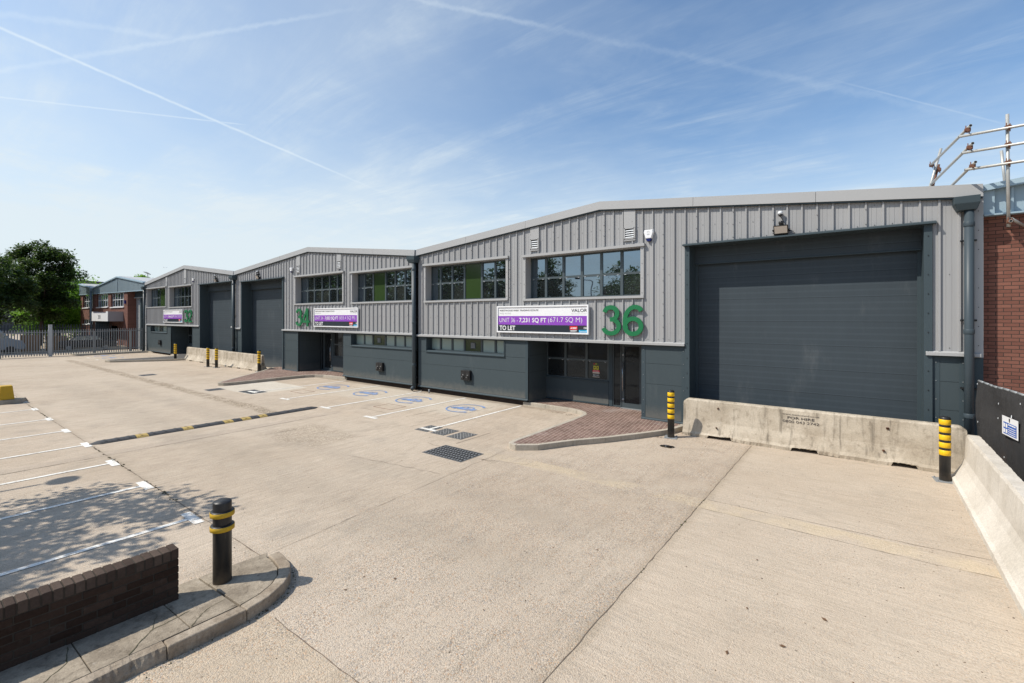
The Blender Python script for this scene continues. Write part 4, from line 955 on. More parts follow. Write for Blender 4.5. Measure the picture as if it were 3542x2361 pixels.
# building mirrored in the windows, behind the viewpoint
r=root('opposite_building','dark brick gabled building mirrored in the right upper window of unit 36','building')
c=MB(); c.prism([(-19.9,0),(-12.2,0),(-12.2,6.2),(-16.3,7.1),(-19.9,6.7)],'y',-26,-12.5); c.build('wall',M['brick_far'],r)
c=MB()
for i in range(4): c.box(-18.9+i*1.45,-17.9+i*1.45,-12.5,-12.44,3.2,4.8)
c.build('window',M['whitep'],r)
r=root('opposite_building','long low pale building mirrored in the entrance glass of unit 36','building')
c=MB(); c.box(-13,14,-30,-18,0,4.2); c.build('wall',M['brick_far'],r); c=MB(); c.box(-13.3,14.3,-30.3,-17.7,4.2,4.6); c.build('roof',M['roofd'],r)

# ================================================================== LETTERING
def textmesh(body,bold=0.,thin=False):
    cu=bpy.data.curves.new('t','FONT'); cu.body=body; cu.offset=bold; cu.resolution_u=4; cu.fill_mode='BOTH'; cu.dimensions='2D'
    o=bpy.data.objects.new('t',cu); COL.objects.link(o); dg=bpy.context.evaluated_depsgraph_get(); dg.update()
    me=bpy.data.meshes.new_from_object(o.evaluated_get(dg)); 
    V=[tuple(v.co) for v in me.vertices]; F=[tuple(p.vertices) for p in me.polygons]
    bpy.data.objects.remove(o); bpy.data.curves.remove(cu); bpy.data.meshes.remove(me)
    return V,F
def put_text(name,body,u0,u1,v0,v1,place,mat,parent=None,bold=0.,keep=None):
    """fits the text in the rectangle u0..u1 x v0..v1, place maps (u,v) to a 3-D point"""
    V,F=textmesh(body,bold); xs=[p[0] for p in V]; ys=[p[1] for p in V]
    a,b=min(xs),max(xs); c,d=min(ys),max(ys)
    P=[place(u0+(p[0]-a)/(b-a)*(u1-u0), v0+(p[1]-c)/(d-c)*(v1-v0)) for p in V]
    m=MB(); m.v=P; m.f=[f for f in F]; m.m=[0]*len(F); m.sm=[False]*len(F)
    return m.build(name,mat,parent)

# big green numbers: constant-width strokes
def stroke(pts,w,y0,y1,mb,T,closed=False):
    n=len(pts); L=[]; Rr=[]
    for i,p in enumerate(pts):
        a=pts[i-1] if (i>0 or closed) else p; b=pts[(i+1)%n] if (i<n-1 or closed) else p
        dx,dy=b[0]-a[0],b[1]-a[1]; q=math.hypot(dx,dy) or 1
        L.append((p[0]-dy/q*w/2,p[1]+dx/q*w/2)); Rr.append((p[0]+dy/q*w/2,p[1]-dx/q*w/2))
    rng=range(n if closed else n-1)
    for i in rng:
        j=(i+1)%n; q=[L[i],Rr[i],Rr[j],L[j]]; P=[T(*c) for c in q]
        F=[(p[0],y0,p[1]) for p in P]; B=[(p[0],y1,p[1]) for p in P]
        mb.poly(F); mb.poly(B[::-1]); mb.poly([F[0],B[0],B[3],F[3]]); mb.poly([F[1],F[2],B[2],B[1]])
        if not closed and i==0: mb.poly([F[0],F[1],B[1],B[0]])
        if not closed and i==n-2: mb.poly([F[2],F[3],B[3],B[2]])
def arc(cx,cy,rx,ry,a0,a1,n=22): return [(cx+rx*cos(R(a0+(a1-a0)*i/n)),cy+ry*sin(R(a0+(a1-a0)*i/n))) for i in range(n+1)]
def digit(ch,x,z,w,h,y0,y1,parent):
    m=MB(); T=lambda u,v:(x+u*w/.66,z+v*h); W=.140
    if ch=='3':
        stroke(arc(.315,.725,.215,.20,168,-92),W,y0,y1,m,T); stroke(arc(.32,.305,.262,.23,97,-165),W,y0+.0015,y1-.001,m,T)
    elif ch=='6':
        stroke(arc(.335,.315,.255,.24,0,360,36)[:-1],W,y0,y1,m,T,True)
        stroke(arc(.40,.47,.322,.455,212,62,26)+[(.60,.80)],W,y0+.0015,y1-.001,m,T)
    elif ch=='4':
        stroke([(.47,0),(.47,1.0)],W,y0,y1,m,T); stroke([(.44,.985),(.05,.30)],W*.95,y0+.001,y1-.001,m,T); stroke([(0,.27),(.66,.27)],W*.9,y0+.002,y1-.002,m,T)
    elif ch=='2':
        stroke(arc(.31,.70,.225,.225,172,-38)+[(.10,.11)],W,y0,y1,m,T); stroke([(.03,.072),(.62,.072)],W*.95,y0+.0015,y1-.001,m,T)
    return m.build('digit',M['digit'],parent)
def number(txt,xs,z,h,w,label):
    r=root('unit_number',label,'number',group='green unit numbers on the cladding')
    for c,x in zip(txt,xs): digit(c,x,z,w,h,YF-.115,YF-.065,r)
    p=MB()
    for x in xs:
        for zz in (z+.2,z+.8): p.tube((x+w*.5,YF-.066,zz),(x+w*.5,YF,zz),.012,6)
    p.build('fixing_pin',M['black'],r); return r
kk=(YF-.09)/YF
number('36',(-6.735*kk,-6.02*kk),3.2+(2.615-3.2)*kk,.965,.665,'green raised number 36 on the cladding beside the nearest sign board')
number('34',(-25.82*kk,-25.07*kk),3.2+(2.69-3.2)*kk,.99,.70,'green raised number 34 left of the middle sign board')
number('32',(-43.06*kk,-42.2*kk),3.2+(2.795-3.2)*kk,.985,.80,'green raised number 32 right of the farthest sign board')

def board(num,area,sqm,x0,x1,z0,z1,label):
    q=(YF-.10)/YF; x0*=q; x1*=q; z0=3.2+(z0-3.2)*q; z1=3.2+(z1-3.2)*q
    W=x1-x0; H=z1-z0; y=YF-.10
    r=root('sign_board',label,'sign',group='purple to let boards')
    b=MB(); b.box(x0+.045,x1-.045,y,y+.03,z0+.045,z1-.045); b.build('board',M['white'],r)
    f=MB(); 
    f.box(x0,x1,y-.03,y+.045,z1-.05,z1); f.box(x0,x1,y-.03,y+.045,z0,z0+.05); f.box(x0,x0+.05,y-.03,y+.045,z0+.05,z1-.05); f.box(x1-.05,x1,y-.03,y+.045,z0+.05,z1-.05); f.build('frame',M['white'],r)
    P=lambda yy:(lambda u,v:(x0+.05+u*(W-.1),yy,z0+.05+v*(H-.1)))
    def rect(name,u0,u1,v0,v1,mat,yy):
        m=MB(); p=P(yy); m.poly([p(u0,v0),p(u1,v0),p(u1,v1),p(u0,v1)]); return m.build(name,mat,r)
    rect('purple_stripe',0,1,.275,.635,M['purple'],y-.004); rect('navy_stripe',0,1,0,.272,M['navy'],y-.004)
    t=P(y-.008)
    put_text('heading','WESTWOOD PARK TRADING ESTATE',.018,.485,.835,.90,t,M['ink'],r,.004)
    put_text('subheading','PARK ROYAL',.018,.165,.715,.785,t,M['greyink'],r,-.008)
    put_text('maker_name','VALOR',.84,.998,.785,.905,t,M['ink'],r,.0); put_text('maker_line','REAL ESTATE PARTNERS',.84,.998,.71,.735,t,M['greyink'],r)
    put_text('unit_text','UNIT %s -'%num,.018,.245,.375,.56,t,M['white'],r,-.012)
    put_text('area_text','%s SQ FT'%area,.262,.575,.345,.56,t,M['white'],r,.018)
    put_text('metric_text','(%s SQ M)'%sqm,.595,.95,.335,.58,t,M['white'],r,-.012)
    put_text('let_text','TO LET',.018,.215,.04,.235,t,M['white'],r,.02)
    m=MB(); p=P(y-.008)
    def rc(u0,u1,v0,v1,mi,yy=.008):
        p=P(y-yy); m.poly([p(u0,v0),p(u1,v0),p(u1,v1),p(u0,v1)],mi)
    rc(.825,.902,.11,.245,0); rc(.825,.902,.012,.105,4); rc(.918,.998,.11,.245,2); rc(.918,.998,.012,.105,1)
    p=P(y-.011); m.poly([p(.831,.15),p(.851,.15),p(.841,.205)],3)
    rc(.853,.896,.165,.195,3,.011); rc(.853,.890,.14,.155,3,.011); rc(.832,.896,.065,.085,3,.011); rc(.832,.885,.035,.045,3,.011); rc(.93,.985,.065,.08,5,.011); rc(.928,.99,.03,.045,3,.011)
    m.build('agent_logos',[M['red'],M['cyan'],M['ink'],M['white'],plain('slate_vinyl',(.08,.09,.1),.4) if 'slate_vinyl' not in bpy.data.materials else bpy.data.materials['slate_vinyl'],M['navy']],r)
    put_text('agent_text','DB',.967,.996,.145,.215,P(y-.011),M['white'],r,.02)
    return r
put_text('canopy_number','30',-63.55,-62.55,3.02,3.42,lambda u,v:(u,12.37,v),M['ink'],bpy.data.objects['brick_unit'],0.)
board('36','7,231','671.7',-11.05,-7.20,2.635,3.615,'to let board reading unit 36, on the cladding left of the number 36')
board('34','7,053','655.4',-23.89,-19.86,2.69,3.68,'to let board reading unit 34, right of the number 34')
board('32','7,046','656.3',-47.88,-43.44,2.76,3.82,'small far to let board reading unit 32, left of the number 32')

# ================================================================== WALL-MOUNTED THINGS
def alarm(x,z,label,s=1.):
    r=root('alarm_box',label,'alarm',(x,YF-.036,z),group='white and blue burglar alarm boxes')
    a=MB(); w=.13*s
    a.hexa([(-w,-.0,.0),(-w*.62,0,-.155*s),(w*.62,0,-.155*s),(w,0,.0),(w*.9,0,.075*s),(-w*.9,0,.075*s)],[(-w*.86,-.075,-.0),(-w*.52,-.075,-.14*s),(w*.52,-.075,-.14*s),(w*.86,-.075,-.0),(w*.78,-.075,.06*s),(-w*.78,-.075,.06*s)])
    a.build('cover',M['white'],r,bevel=.008)
    b=MB(); b.hexa([(-w*.60,0,-.158*s),(-w*.35,0,-.225*s),(w*.35,0,-.225*s),(w*.60,0,-.158*s)],[(-w*.5,-.07,-.15*s),(-w*.28,-.06,-.215*s),(w*.28,-.06,-.215*s),(w*.5,-.07,-.15*s)]); b.build('strobe',M['bluep2'],r,bevel=.006)
    m=MB(); ring(m,0,0,.028*s,.004,0,360,0,20); m.v=[(p[0],-.0765,p[1]+.01) for p in m.v]
    m.box(-.045,.045,-.0768,-.0762,-.055,-.048); m.box(-.035,.035,-.0768,-.0762,-.072,-.067); m.build('emblem',M['ink'],r); return r
alarm(-5.16,5.73,'white and blue alarm box on unit 36 between the louvre vent and the shutter',1.2)
alarm(-26.2,5.98,'white and blue alarm box on unit 34 between shutter and first upper window')
alarm(-41.0,6.12,'small far alarm box on unit 32 above the second window')
def flood(x,z,label,s=1.):
    r=root('floodlight',label,'floodlight',(x,YF,z),group='floodlights over the shutters')
    b=MB(); b.hexa([(-.165,-.13,-.11),(.165,-.13,-.11),(.14,-.05,-.14),(-.14,-.05,-.14)],[(-.165,-.24,.10),(.165,-.24,.10),(.14,-.13,.12),(-.14,-.13,.12)]); b.build('housing',M['black'],r,bevel=.012)
    # lens set in the tilted front
    def P(u,v): # front plane from (y=-.13,z=-.11) to (y=-.24,z=.10)
        return (u,-.13-.11*v-.006,-.11+.21*v-.003)
    l=MB(); l.poly([P(-.14,.12),P(.14,.12),P(.14,.90),P(-.14,.90)]); l.build('lens',M['lens'],r)
    a=MB(); a.box(-.19,-.175,-.19,-.03,-.02,.01); a.box(.175,.19,-.19,-.03,-.02,.01); a.box(-.19,.19,-.05,-.02,-.03,.03); a.tube((0,-.04,0),(0,0,0),.02,8); a.path([(.19,-.08,-.03),(.26,-.06,-.05),(.28,-.04,-.13)],.007,6); a.build('bracket',M['black'],r)
    h=MB(); h.lathe(0,-.17,[(.001,.13),(.045,.135),(.055,.17),(.045,.21),(.001,.225)],14); h.box(-.05,.05,-.13,-.04,.13,.22); h.build('sensor',M['black'],r,bevel=.005); return r
def camera_dome(x,z,label):
    r=root('security_camera',label,'security camera',(x,YF,z),group='dome cameras above the floodlights')
    b=MB(); b.lathe(0,-.11,[(.001,.06),(.035,.058),(.055,.035),(.058,.0),(.05,-.02)],16); b.build('housing',M['whitep'],r)
    c=MB(); c.lathe(0,-.11,[(.048,-.02),(.044,-.05),(.03,-.075),(.001,-.085)],16); c.build('dome',M['black'],r)
    d=MB(); d.box(-.03,.03,-.06,-.0,-.03,.03); d.path([(0,-.10,-.08),(.03,-.05,-.13),(.06,-.045,-.2),(.05,-.045,-.30)],.008,6); d.build('cable',M['black'],r); return r
flood(-1.70,5.41,'black floodlight with sensor over the large nearest shutter'); camera_dome(-1.72,5.83,'dome camera above the floodlight over the nearest shutter')
flood(-30.2,5.70,'floodlight over the shutter of unit 34'); camera_dome(-30.3,6.05,'dome camera above the floodlight of unit 34')
flood(-36.6,5.80,'floodlight over the shutter of unit 32'); camera_dome(-36.8,6.15,'dome camera above the floodlight of unit 32')
def charger(x,z,label):
    r=root('car_charger',label,'car charger',(x,YF,z),group='twin charging sockets on the lower panels')
    b=MB(); b.box(-.235,-.005,-.13,-.002,-.19,.19); b.box(.005,.235,-.13,-.002,-.19,.19); b.box(-.2,.2,-.10,-.004,.19,.20); b.build('socket_box',M['black'],r,bevel=.008)
    c=MB()
    for xx in (-.12,.12): 
        n=16; F=[(xx+.062*cos(2*pi*i/n),-.131,-.075+.07*sin(2*pi*i/n)) for i in range(n)]; B=[(p[0],-.155,p[2]) for p in F]; c.hexa(F[::-1],B[::-1],0)
        c.box(xx-.03,xx+.03,-.1325,-.130,.01,.028,1); c.box(xx-.09,xx+.06,-.1325,-.130,.075,.082,2); c.box(xx-.09,xx+.03,-.1325,-.130,.055,.061,2)
        c.box(xx-.05,xx-.02,-.16,-.155,-.07,-.05,1)
    c.build('socket',[M['black'],M['trim'],M['galvd']],r); return r
charger(-12.58,.90,'black twin car charger on the panel of unit 36'); charger(-18.05,.885,'black twin car charger on the panel of unit 34'); charger(-48.6,1.02,'small far black twin car charger on the panel of unit 32')

def pipe(x,ztop,label,shoe=True,wide=.3,y=YF-.17,rad=.082):
    r=root('drainpipe',label,'drainpipe',(x,y,0),group='slate grey drainpipes with hopper heads')
    h=MB(); h.hexa([(-wide*.75,-.10,ztop-.28),(wide*.45,-.10,ztop-.28),(wide*.45,.15,ztop-.28),(-wide*.75,.15,ztop-.28)],[(-wide,-.16,ztop-.15),(wide*.62,-.16,ztop-.15),(wide*.62,.15,ztop-.15),(-wide,.15,ztop-.15)])
    h.hexa([(-wide,-.16,ztop-.15),(wide*.62,-.16,ztop-.15),(wide*.62,.15,ztop-.15),(-wide,.15,ztop-.15)],[(-wide,-.17,ztop),(wide*.62,-.17,ztop),(wide*.62,.15,ztop),(-wide,.15,ztop)])
    h.build('hopper_head',M['darkp'],r,bevel=.006)
    p=MB(); p.lathe(0,0,[(rad,.16 if shoe else 0),(rad,ztop-.27)],20); 
    for z in (ztop-.62,ztop*.5,1.1): p.lathe(0,0,[(rad+.006,z),(rad+.010,z+.01),(rad+.010,z+.09),(rad+.006,z+.10)],20)
    if shoe: p.tube((0,0,.2),(-.03,-.12,.085),rad,16); 
    p.build('pipe',M['pipe'],r)
    if shoe:
        q=MB(); q.tube((-.028,-.11,.09),(-.031,-.123,.082),rad*.86,16); q.build('shoe_opening',M['hole'],r)
    b=MB()
    for z in (ztop-.9,ztop*.55,ztop*.3,.6):
        b.box(-rad-.05,rad+.05,.07,.08,z-.02,z+.02); b.box(-rad-.035,-rad-.015,.0,.15,z-.01,z+.01); b.box(rad+.015,rad+.035,.0,.15,z-.01,z+.01)
    b.build('bracket',M['black'],r); return r
pipe(-15.55,5.83,'drainpipe between units 34 and 36, standing left of the twin charger',wide=.30)
pipe(-33.62,5.98,'drainpipe between the shutters of units 32 and 34',wide=.33)
pipe(-52.5,6.0,'far drainpipe where the fence meets unit 32',wide=.34)
pipe(1.712,5.70,'drainpipe at the right corner of unit 36 beside the red brick building',shoe=False,wide=.24,rad=.078)
s=MB(); s.lathe(0,0,[(.035,0),(.035,.14)],12); s.lathe(0,0,[(.042,.13),(.045,.14),(.042,.155)],12); tag(s.build('pipe_stub',M['galv'],loc=(-14.65,13.48,0)),'short grey capped pipe stub rising from the ground at the foot of unit 36','pipe stub')

st=root('window_sticker','security warning sticker inside the entrance window of unit 36','sticker',(-7.565,14.835,1.33))
m=MB()
for i,mi in enumerate((0,1,2)):
    n0=len(m.v); ring(m,(i-1)*.07,0,.024,.010,0,360,0,16); m.v[n0:]=[(p[0],-.001,p[1]+.22) for p in m.v[n0:]]; m.m[-16:]=[mi]*16
m.poly([(-.10,0,.02),(-.01,0,.02),(-.01,0,.145),(-.10,0,.145)],3); m.poly([(.01,0,.02),(.10,0,.02),(.10,0,.145),(.01,0,.145)],3)
m.poly([(-.135,0,-.055),(.135,0,-.055),(.135,0,-.0),(-.135,0,-.0)],4); m.poly([(-.135,0,-.115),(.135,0,-.115),(.135,0,-.06),(-.135,0,-.06)],5); m.poly([(-.135,0,-.245),(.135,0,-.245),(.135,0,-.225),(-.135,0,-.225)],5)
for cx in (-.055,.055): m.poly([(cx-.025,-.002,.07),(cx,-.002,.055),(cx+.03,-.002,.085),(cx+.005,-.002,.125),(cx-.015,-.002,.115)],6)
m.build('vinyl',[M['red'],M['yellowv'],M['leafl'],M['yellowv'],M['red'],M['lens'],M['ink']],st)
put_text('warning_text','WARNING',-.10,.10,-.045,-.012,lambda u,v:(u,-.002,v),M['white'],st); put_text('phone_text','0330 124 3470',-.115,.115,-.20,-.15,lambda u,v:(u,-.002,v),M['white'],st)
put_text('response_text','Rapid Response Guards',-.11,.11,.16,.18,lambda u,v:(u,-.002,v),M['yellowv'],st)

# ================================================================== BOLLARDS AND BARRIERS
def stripe_bollard():
    r=root('bollard','striped','bollard',(-4.12,12.40,0),R(12),'black bollards with yellow bands')
    p=MB(); rd=.0865; p.lathe(0,0,[(rd,.012),(rd,1.225),(rd*.93,1.245),(rd*.7,1.258),(.001,1.262)],32); p.build('post',M['blk'],r)
    for i in range(5):
        b=MB(); z=1.205-i*.149; b.lathe(0,0,[(rd+.0012,z-.102),(rd+.0035,z-.100),(rd+.0035,z-.002),(rd+.0012,z)],32,caps=False); b.build('reflective_band',M['yel'],r)
    q=MB(); q.box(-.165,.165,-.165,.165,0,.014); q.build('base_plate',M['galv'],r,bevel=.004)
    for sx in (-1,1):
        for sy in (-1,1):
            n=MB(); n.lathe(sx*.13,sy*.13,[(.017,.014),(.017,.026),(.009,.027),(.009,.04)],6,smooth=False); n.build('bolt',M['galv'],r)
    return r
sb=stripe_bollard(); sb['label']='black and yellow banded bollard left of the long concrete block at the nearest shutter'
G='black bollards with yellow bands'
for x,y,l in ((1.235,12.36,'black and yellow banded bollard in front of the right end of the long concrete block'),
              (-40.74,12.30,'farthest banded bollard, by the dark entrance pavement of unit 32'),
              (-33.7,11.95,'banded bollard, left one of the close pair before the far concrete blocks'),
              (-32.72,12.08,'banded bollard, right one of the close pair before the far concrete blocks'),
              (-28.35,12.72,'banded bollard at the right end of the far concrete blocks before unit 34')):
    dup(sb,(x,y,0),R(random.uniform(0,20)),l,G)

r=root('bollard','thick black bollard with two raised yellow rings on the foreground pavement','bollard',(-6.06,2.30,.062))
p=MB(); p.lathe(0,0,[(.098,0),(.098,.952),(.094,.964),(.001,.971)],40); p.build('post',M['blk'],r)
for z in (.82,.655):
    q=MB(); q.lathe(0,0,[(.099,z-.03),(.124,z-.022),(.124,z+.03),(.121,z+.036),(.099,z+.040)],40); q.build('flange',M['blk'],r)
    q=MB(); q.lathe(0,0,[(.1245,z-.024),(.1275,z-.022),(.1275,z+.028),(.1245,z+.030)],40,caps=False); q.build('yellow_ring',M['yelp'],r)

def jersey(name,L,label,mat,H=.95,wb=.30,wt=.085,notch=True,cat='concrete barrier',foot=.09,loc=(0,0,0),rz=0,loop=False,chips=3,seed=1):
    """profiled concrete barrier: length along local x, centred across y"""
    r=root(name,label,cat,loc,rz)
    half=[(wb,0),(wb,foot),(wb*.86,foot+.03),(wt+ (wb-wt)*.28,.33),(wt+(wb-wt)*.1,.45),(wt,H-.045),(wt-.02,H)]
    rr=random.Random(seed); m=MB(); n=int(L/.06)
    prof=[(-a,z) for a,z in half]+[(a,z) for a,z in reversed(half)]
    gaps=[(.16,.24),(.44,.53),(.76,.85)] if notch else []
    cols=[]
    for i in range(n+1):
        x=L*i/n; t=i/n; ingap=any(a<t<b for a,b in gaps); row=[]
        for k,(y,z) in enumerate(prof):
            j=0
            if z==0: z=.065 if ingap else 0
            if z<=.1 or z>H-.06: j=rr.uniform(-.004,.004)
            c=.05*max(0,1-min(t,1-t)*L/.05) if z>H-.06 else 0
            row.append((x,y*(1-.01)+j,z-c+ (j if z>.1 else 0)))
        cols.append(row)
    for a,b in zip(cols[:-1],cols[1:]):
        for k in range(len(prof)-1): m.poly([a[k],a[k+1],b[k+1],b[k]])
        m.poly([a[-1],a[0],b[0],b[-1]])
    m.poly(cols[0][::-1]); m.poly(cols[-1])
    m.build('block',mat,r)
    if loop:
        e=MB(); 
        for k in range(12):
            a0=2*pi*k/12; a1=2*pi*(k+1)/12; e.tube((L+.03,.06*cos(a0),.42+.06*sin(a0)),(L+.03,.06*cos(a1),.42+.06*sin(a1)),.010,5)
        e.tube((L+.01,0,.48),(L+.01,0,.9),.008,5); e.build('lifting_loop',M['galvd'],r)
    return r
# long block across the nearest shutter: front face toward the yard, chamfered ends, chipped foot
def bigblock():
    X0,X1=-3.975,1.63; r=root('concrete_barrier','long stained concrete barrier stencilled FOR HIRE across the nearest shutter','concrete barrier',(X0,12.90,0))
    L=X1-X0; rr=random.Random(11); n=150; m=MB(); cols=[]
    gaps=[(.118,.217),(.455,.552),(.79,.865)]
    def chipd(x):
        return max([0]+[h*max(0,1-abs(x-c)/w)**.5 for c,w,h in ((1.22,.22,.075),(2.95,.35,.06),(3.25,.25,.085),(.1,.18,.02),(4.62,.28,.045),(1.9,.5,.02),(3.75,.3,.03))])
    for i in range(n+1):
        t=i/n; x=L*t; ing=any(a<t<b for a,b in gaps); e=min(x,L-x); c=.075*max(0,1-e/.09)
        zt=.985-c; cd=chipd(x); jag=rr.uniform(.0,.018) if cd>.01 else rr.uniform(0,.004)
        zb_=.075+rr.uniform(-.004,.01) if ing else 0.0
        f=[(-.02+cd*.35+jag,zb_+ (jag*.6 if ing else (.012 if cd>.03 else 0))),(-.025+cd*.4*(rr.uniform(.6,1.1) if cd>.01 else 1),.075+cd*.3+ (.01 if ing else 0)),(.015+rr.uniform(-.001,.001),.13+cd),(.075,.42),(.10,.86),(.105+rr.uniform(0,.004),zt-.035-rr.uniform(0,.006)),(.135,zt-rr.uniform(0,.004)),(.27,zt),(.30,zt-.03),(.33,.45),(.42,.12),(.42,zb_)]
        cols.append([(x,y,z) for y,z in f])
    for a,b in zip(cols[:-1],cols[1:]):
        for k in range(len(a)-1): m.poly([a[k],b[k],b[k+1],a[k+1]])
        m.poly([a[-1],b[-1],b[0],a[0]])
    m.poly(cols[0]); m.poly(cols[-1][::-1]); m.build('block',M['bar'],r)
    for i,(x,z) in enumerate(((.89,.80),(.86,.30),(4.35,.78),(4.28,.30))):
        q=MB(); yy=.03 if z<.5 else .095
        for k in range(6): q.box(x+rr.uniform(-.022,.02),x+rr.uniform(.0,.03),yy-.02,yy,z+rr.uniform(-.025,0),z+rr.uniform(0,.025))
        q.tube((x,yy+.01,z),(x+.012,yy-.045,z+.01),.007,5); q.build('rusty_bolt',M['rust'],r)
    def pl(u,v):
        y=.075+(v-.42)/.44*.025; return (u,y-.006,v)
    ink=plain('faded_stencil_ink',(.06,.05,.045),.9,0,.5,14); M['sten']=ink
    put_text('stencil_address','www.matt-ward.co.uk',2.36,3.12,.835,.875,pl,ink,r,.0)
    put_text('stencil_words','FOR HIRE',2.47,3.02,.745,.805,pl,ink,r,.02)
    put_text('stencil_phone','0800 043 2742',2.37,3.11,.655,.715,pl,ink,r,.0)
    # stencil bridges: thin gaps of bare concrete across the letters
    return r
bigblock()
jersey('concrete_barrier',12.0,'pale profiled concrete barrier running along the right side in front of the black hoarding',M['bar2'],H=.93,wb=.325,wt=.10,notch=False,loc=(1.655,12.56,0),rz=R(-90),seed=4)
jersey('concrete_barrier',7.0,'left one of the two far concrete barriers, across the shutter of unit 32',M['bar'],H=.97,wb=.29,wt=.08,loc=(-40.55,13.05,0),rz=R(.0),loop=True,seed=5)
jersey('concrete_barrier',5.05,'right one of the two far concrete barriers, with a lifting loop at its open end',M['bar'],H=.96,wb=.29,wt=.08,loc=(-33.45,13.0,0),rz=R(-.5),loop=True,seed=6)
bg=root('plastic_bag','crumpled black plastic sheet lying on the yard in front of the left bollard','litter',(-3.90,11.46,0))
m=MB(); rr=random.Random(3); N=9
gx=[[(-.17+.34*i/N+rr.uniform(-.01,.01),-.10+.2*j/6+rr.uniform(-.012,.012),max(.003,.005+.05*rr.random()*(1-abs(i/N-.5)*1.6)*(1-abs(j/6-.5)*1.5))) for j in range(7)] for i in range(N+1)]
for i in range(N):
    for j in range(6):
        if (i,j) in ((0,0),(N-1,0),(N-1,1),(0,5),(N-1,5)): continue
        m.poly([gx[i][j],gx[i+1][j],gx[i+1][j+1],gx[i][j+1]])
m.build('sheet',plain('glossy_black_film',(.01,.01,.011),.2),bg)

# ================================================================== HOARDING ON THE RIGHT
hx0,hy0=1.80,13.22; hd=(.150,-.9887)
fr=root('site_hoarding','black netting covered temporary fence along the right edge','hoarding',(hx0,hy0,0),math.atan2(hd[1],hd[0]))
m=MB(); n=40; LH=9.5; rr=random.Random(8)
rows=[0.02,.3,.6,.9,1.2,1.5,1.75,1.9]
gridp=[[(LH*i/n,.02*sin(i*.9+k)+rr.uniform(-.008,.008),z+(-.02*abs(sin(pi*i/5.5)) if k==7 else 0)) for k,z in enumerate(rows)] for i in range(n+1)]
for i in range(n):
    for k in range(7): m.poly([gridp[i][k],gridp[i][k+1],gridp[i+1][k+1],gridp[i+1][k]],0,True)
m.build('netting',M['mesh'],fr)
m=MB(); 
for i in range(n): a=gridp[i][7]; b=gridp[i+1][7]; m.tube((a[0],a[1]+.02,a[2]+.012),(b[0],b[1]+.02,b[2]+.012),.022,8)
for q in range(4): m.tube((q*3.2+.03,.04,0),(q*3.2+.03,.04,1.9),.021,8)
m.build('rail',M['galv'],fr)
m=MB()
for x,z in ((.1,1.86),(.12,1.1),(.12,.5),(1.05,1.35),(1.9,1.75),(1.3,.7),(2.6,1.2),(1.07,1.62)): m.box(x-.002,x+.002,-.03,-.02,z-.014,z+.014); 
for x,z in ((1.6,1.5),(2.9,1.5)): m.tube((x,-.03,z),(x+.05,-.05,z-.05),.006,5)
m.build('cable_tie',M['whitep'],fr)
# safety notice fixed to the netting
sg=root('safety_notice','small white and blue personal protection notice tied to the black netting','sign',(hx0+hd[0]*1.28,hy0+hd[1]*1.28,0),math.atan2(hd[1],hd[0]))
y=-.045
def qd(m,u0,u1,v0,v1,mi,yy=0): m.poly([(u0,y-yy+.02*(u0),v0),(u1,y-yy+.02*u1,v0),(u1,y-yy+.02*u1,v1),(u0,y-yy+.02*u0,v1)],mi)
m=MB(); m.box(0,.60,y,y+.004,1.12,1.45); m.build('board',M['white'],sg)
m=MB(); P0=lambda u0,u1,v0,v1,mi,d=.003: m.poly([(u0,y-d,v0),(u1,y-d,v0),(u1,y-d,v1),(u0,y-d,v1)],mi)
P0(.06,.55,1.145,1.35,0)
P0(.27,.31,1.385,1.435,1); P0(.275,.305,1.37,1.38,1)
for a,b in ((.075,1.26),(.16,1.26),(.075,1.165),(.16,1.165)): P0(a,a+.065,b,b+.07,2,.006)
for k,v in enumerate((1.315,1.27,1.235,1.20,1.165)): P0(.255,.53,v,v+(.022 if k==0 else .012),2,.006)
m.build('printed_panel',[M['blues'],M['ink'],M['white']],sg)

# ================================================================== SCAFFOLD
sc=root('scaffold','galvanised tube scaffold edge protection above the red brick building','scaffolding')
def tb(p,q,mat='tube',nm='tube',r=.0275):
    m=MB(); m.tube(p,q,r,12); o=m.build(nm,M[mat],sc); 
    h=MB(); d=[q[i]-p[i] for i in range(3)]; L=math.sqrt(sum(c*c for c in d)); d=[c/L for c in d]
    h.tube([p[i]-d[i]*.0015 for i in range(3)],[p[i]-d[i]*.001 for i in range(3)],r*.82,12); h.tube([q[i]+d[i]*.001 for i in range(3)],[q[i]+d[i]*.0015 for i in range(3)],r*.82,12); h.build('tube_bore',M['hole'],o); return o
def coupler(p):
    m=MB(); x,y,z=p; m.tube((x-.045,y,z),(x+.045,y,z),.042,8); m.tube((x,y-.05,z),(x,y+.05,z),.040,8); m.box(x-.012,x+.012,y-.10,y+.02,z-.05,z-.035); m.tube((x+.02,y-.03,z-.09),(x+.02,y-.03,z+.06),.010,6); m.tube((x-.03,y-.04,z-.03),(x-.03,y-.04,z+.08),.009,6)
    m.build('coupler',M['rust'],sc)
tb((2.205,13.0,4.95),(2.190,13.0,7.14),nm='standard'); 
for z in (6.875,6.535,6.19):
    tb((1.50+(6.875-z)*.12,12.94,z-.03),(4.5,12.94,z+.02),nm='ledger'); coupler((2.195,12.97,z))
zz=((1.66,13.0,6.99,1.275,15.3,6.93),(1.69,13.0,6.63,1.28,15.3,6.46),(1.73,13.0,6.25,1.30,15.3,5.95))
for a in zz: 
    tb((a[0],12.86,a[2]+.02),(a[3],a[4],a[5]),nm='return_rail'); coupler((a[0]-.03,12.97,a[2]-.03))
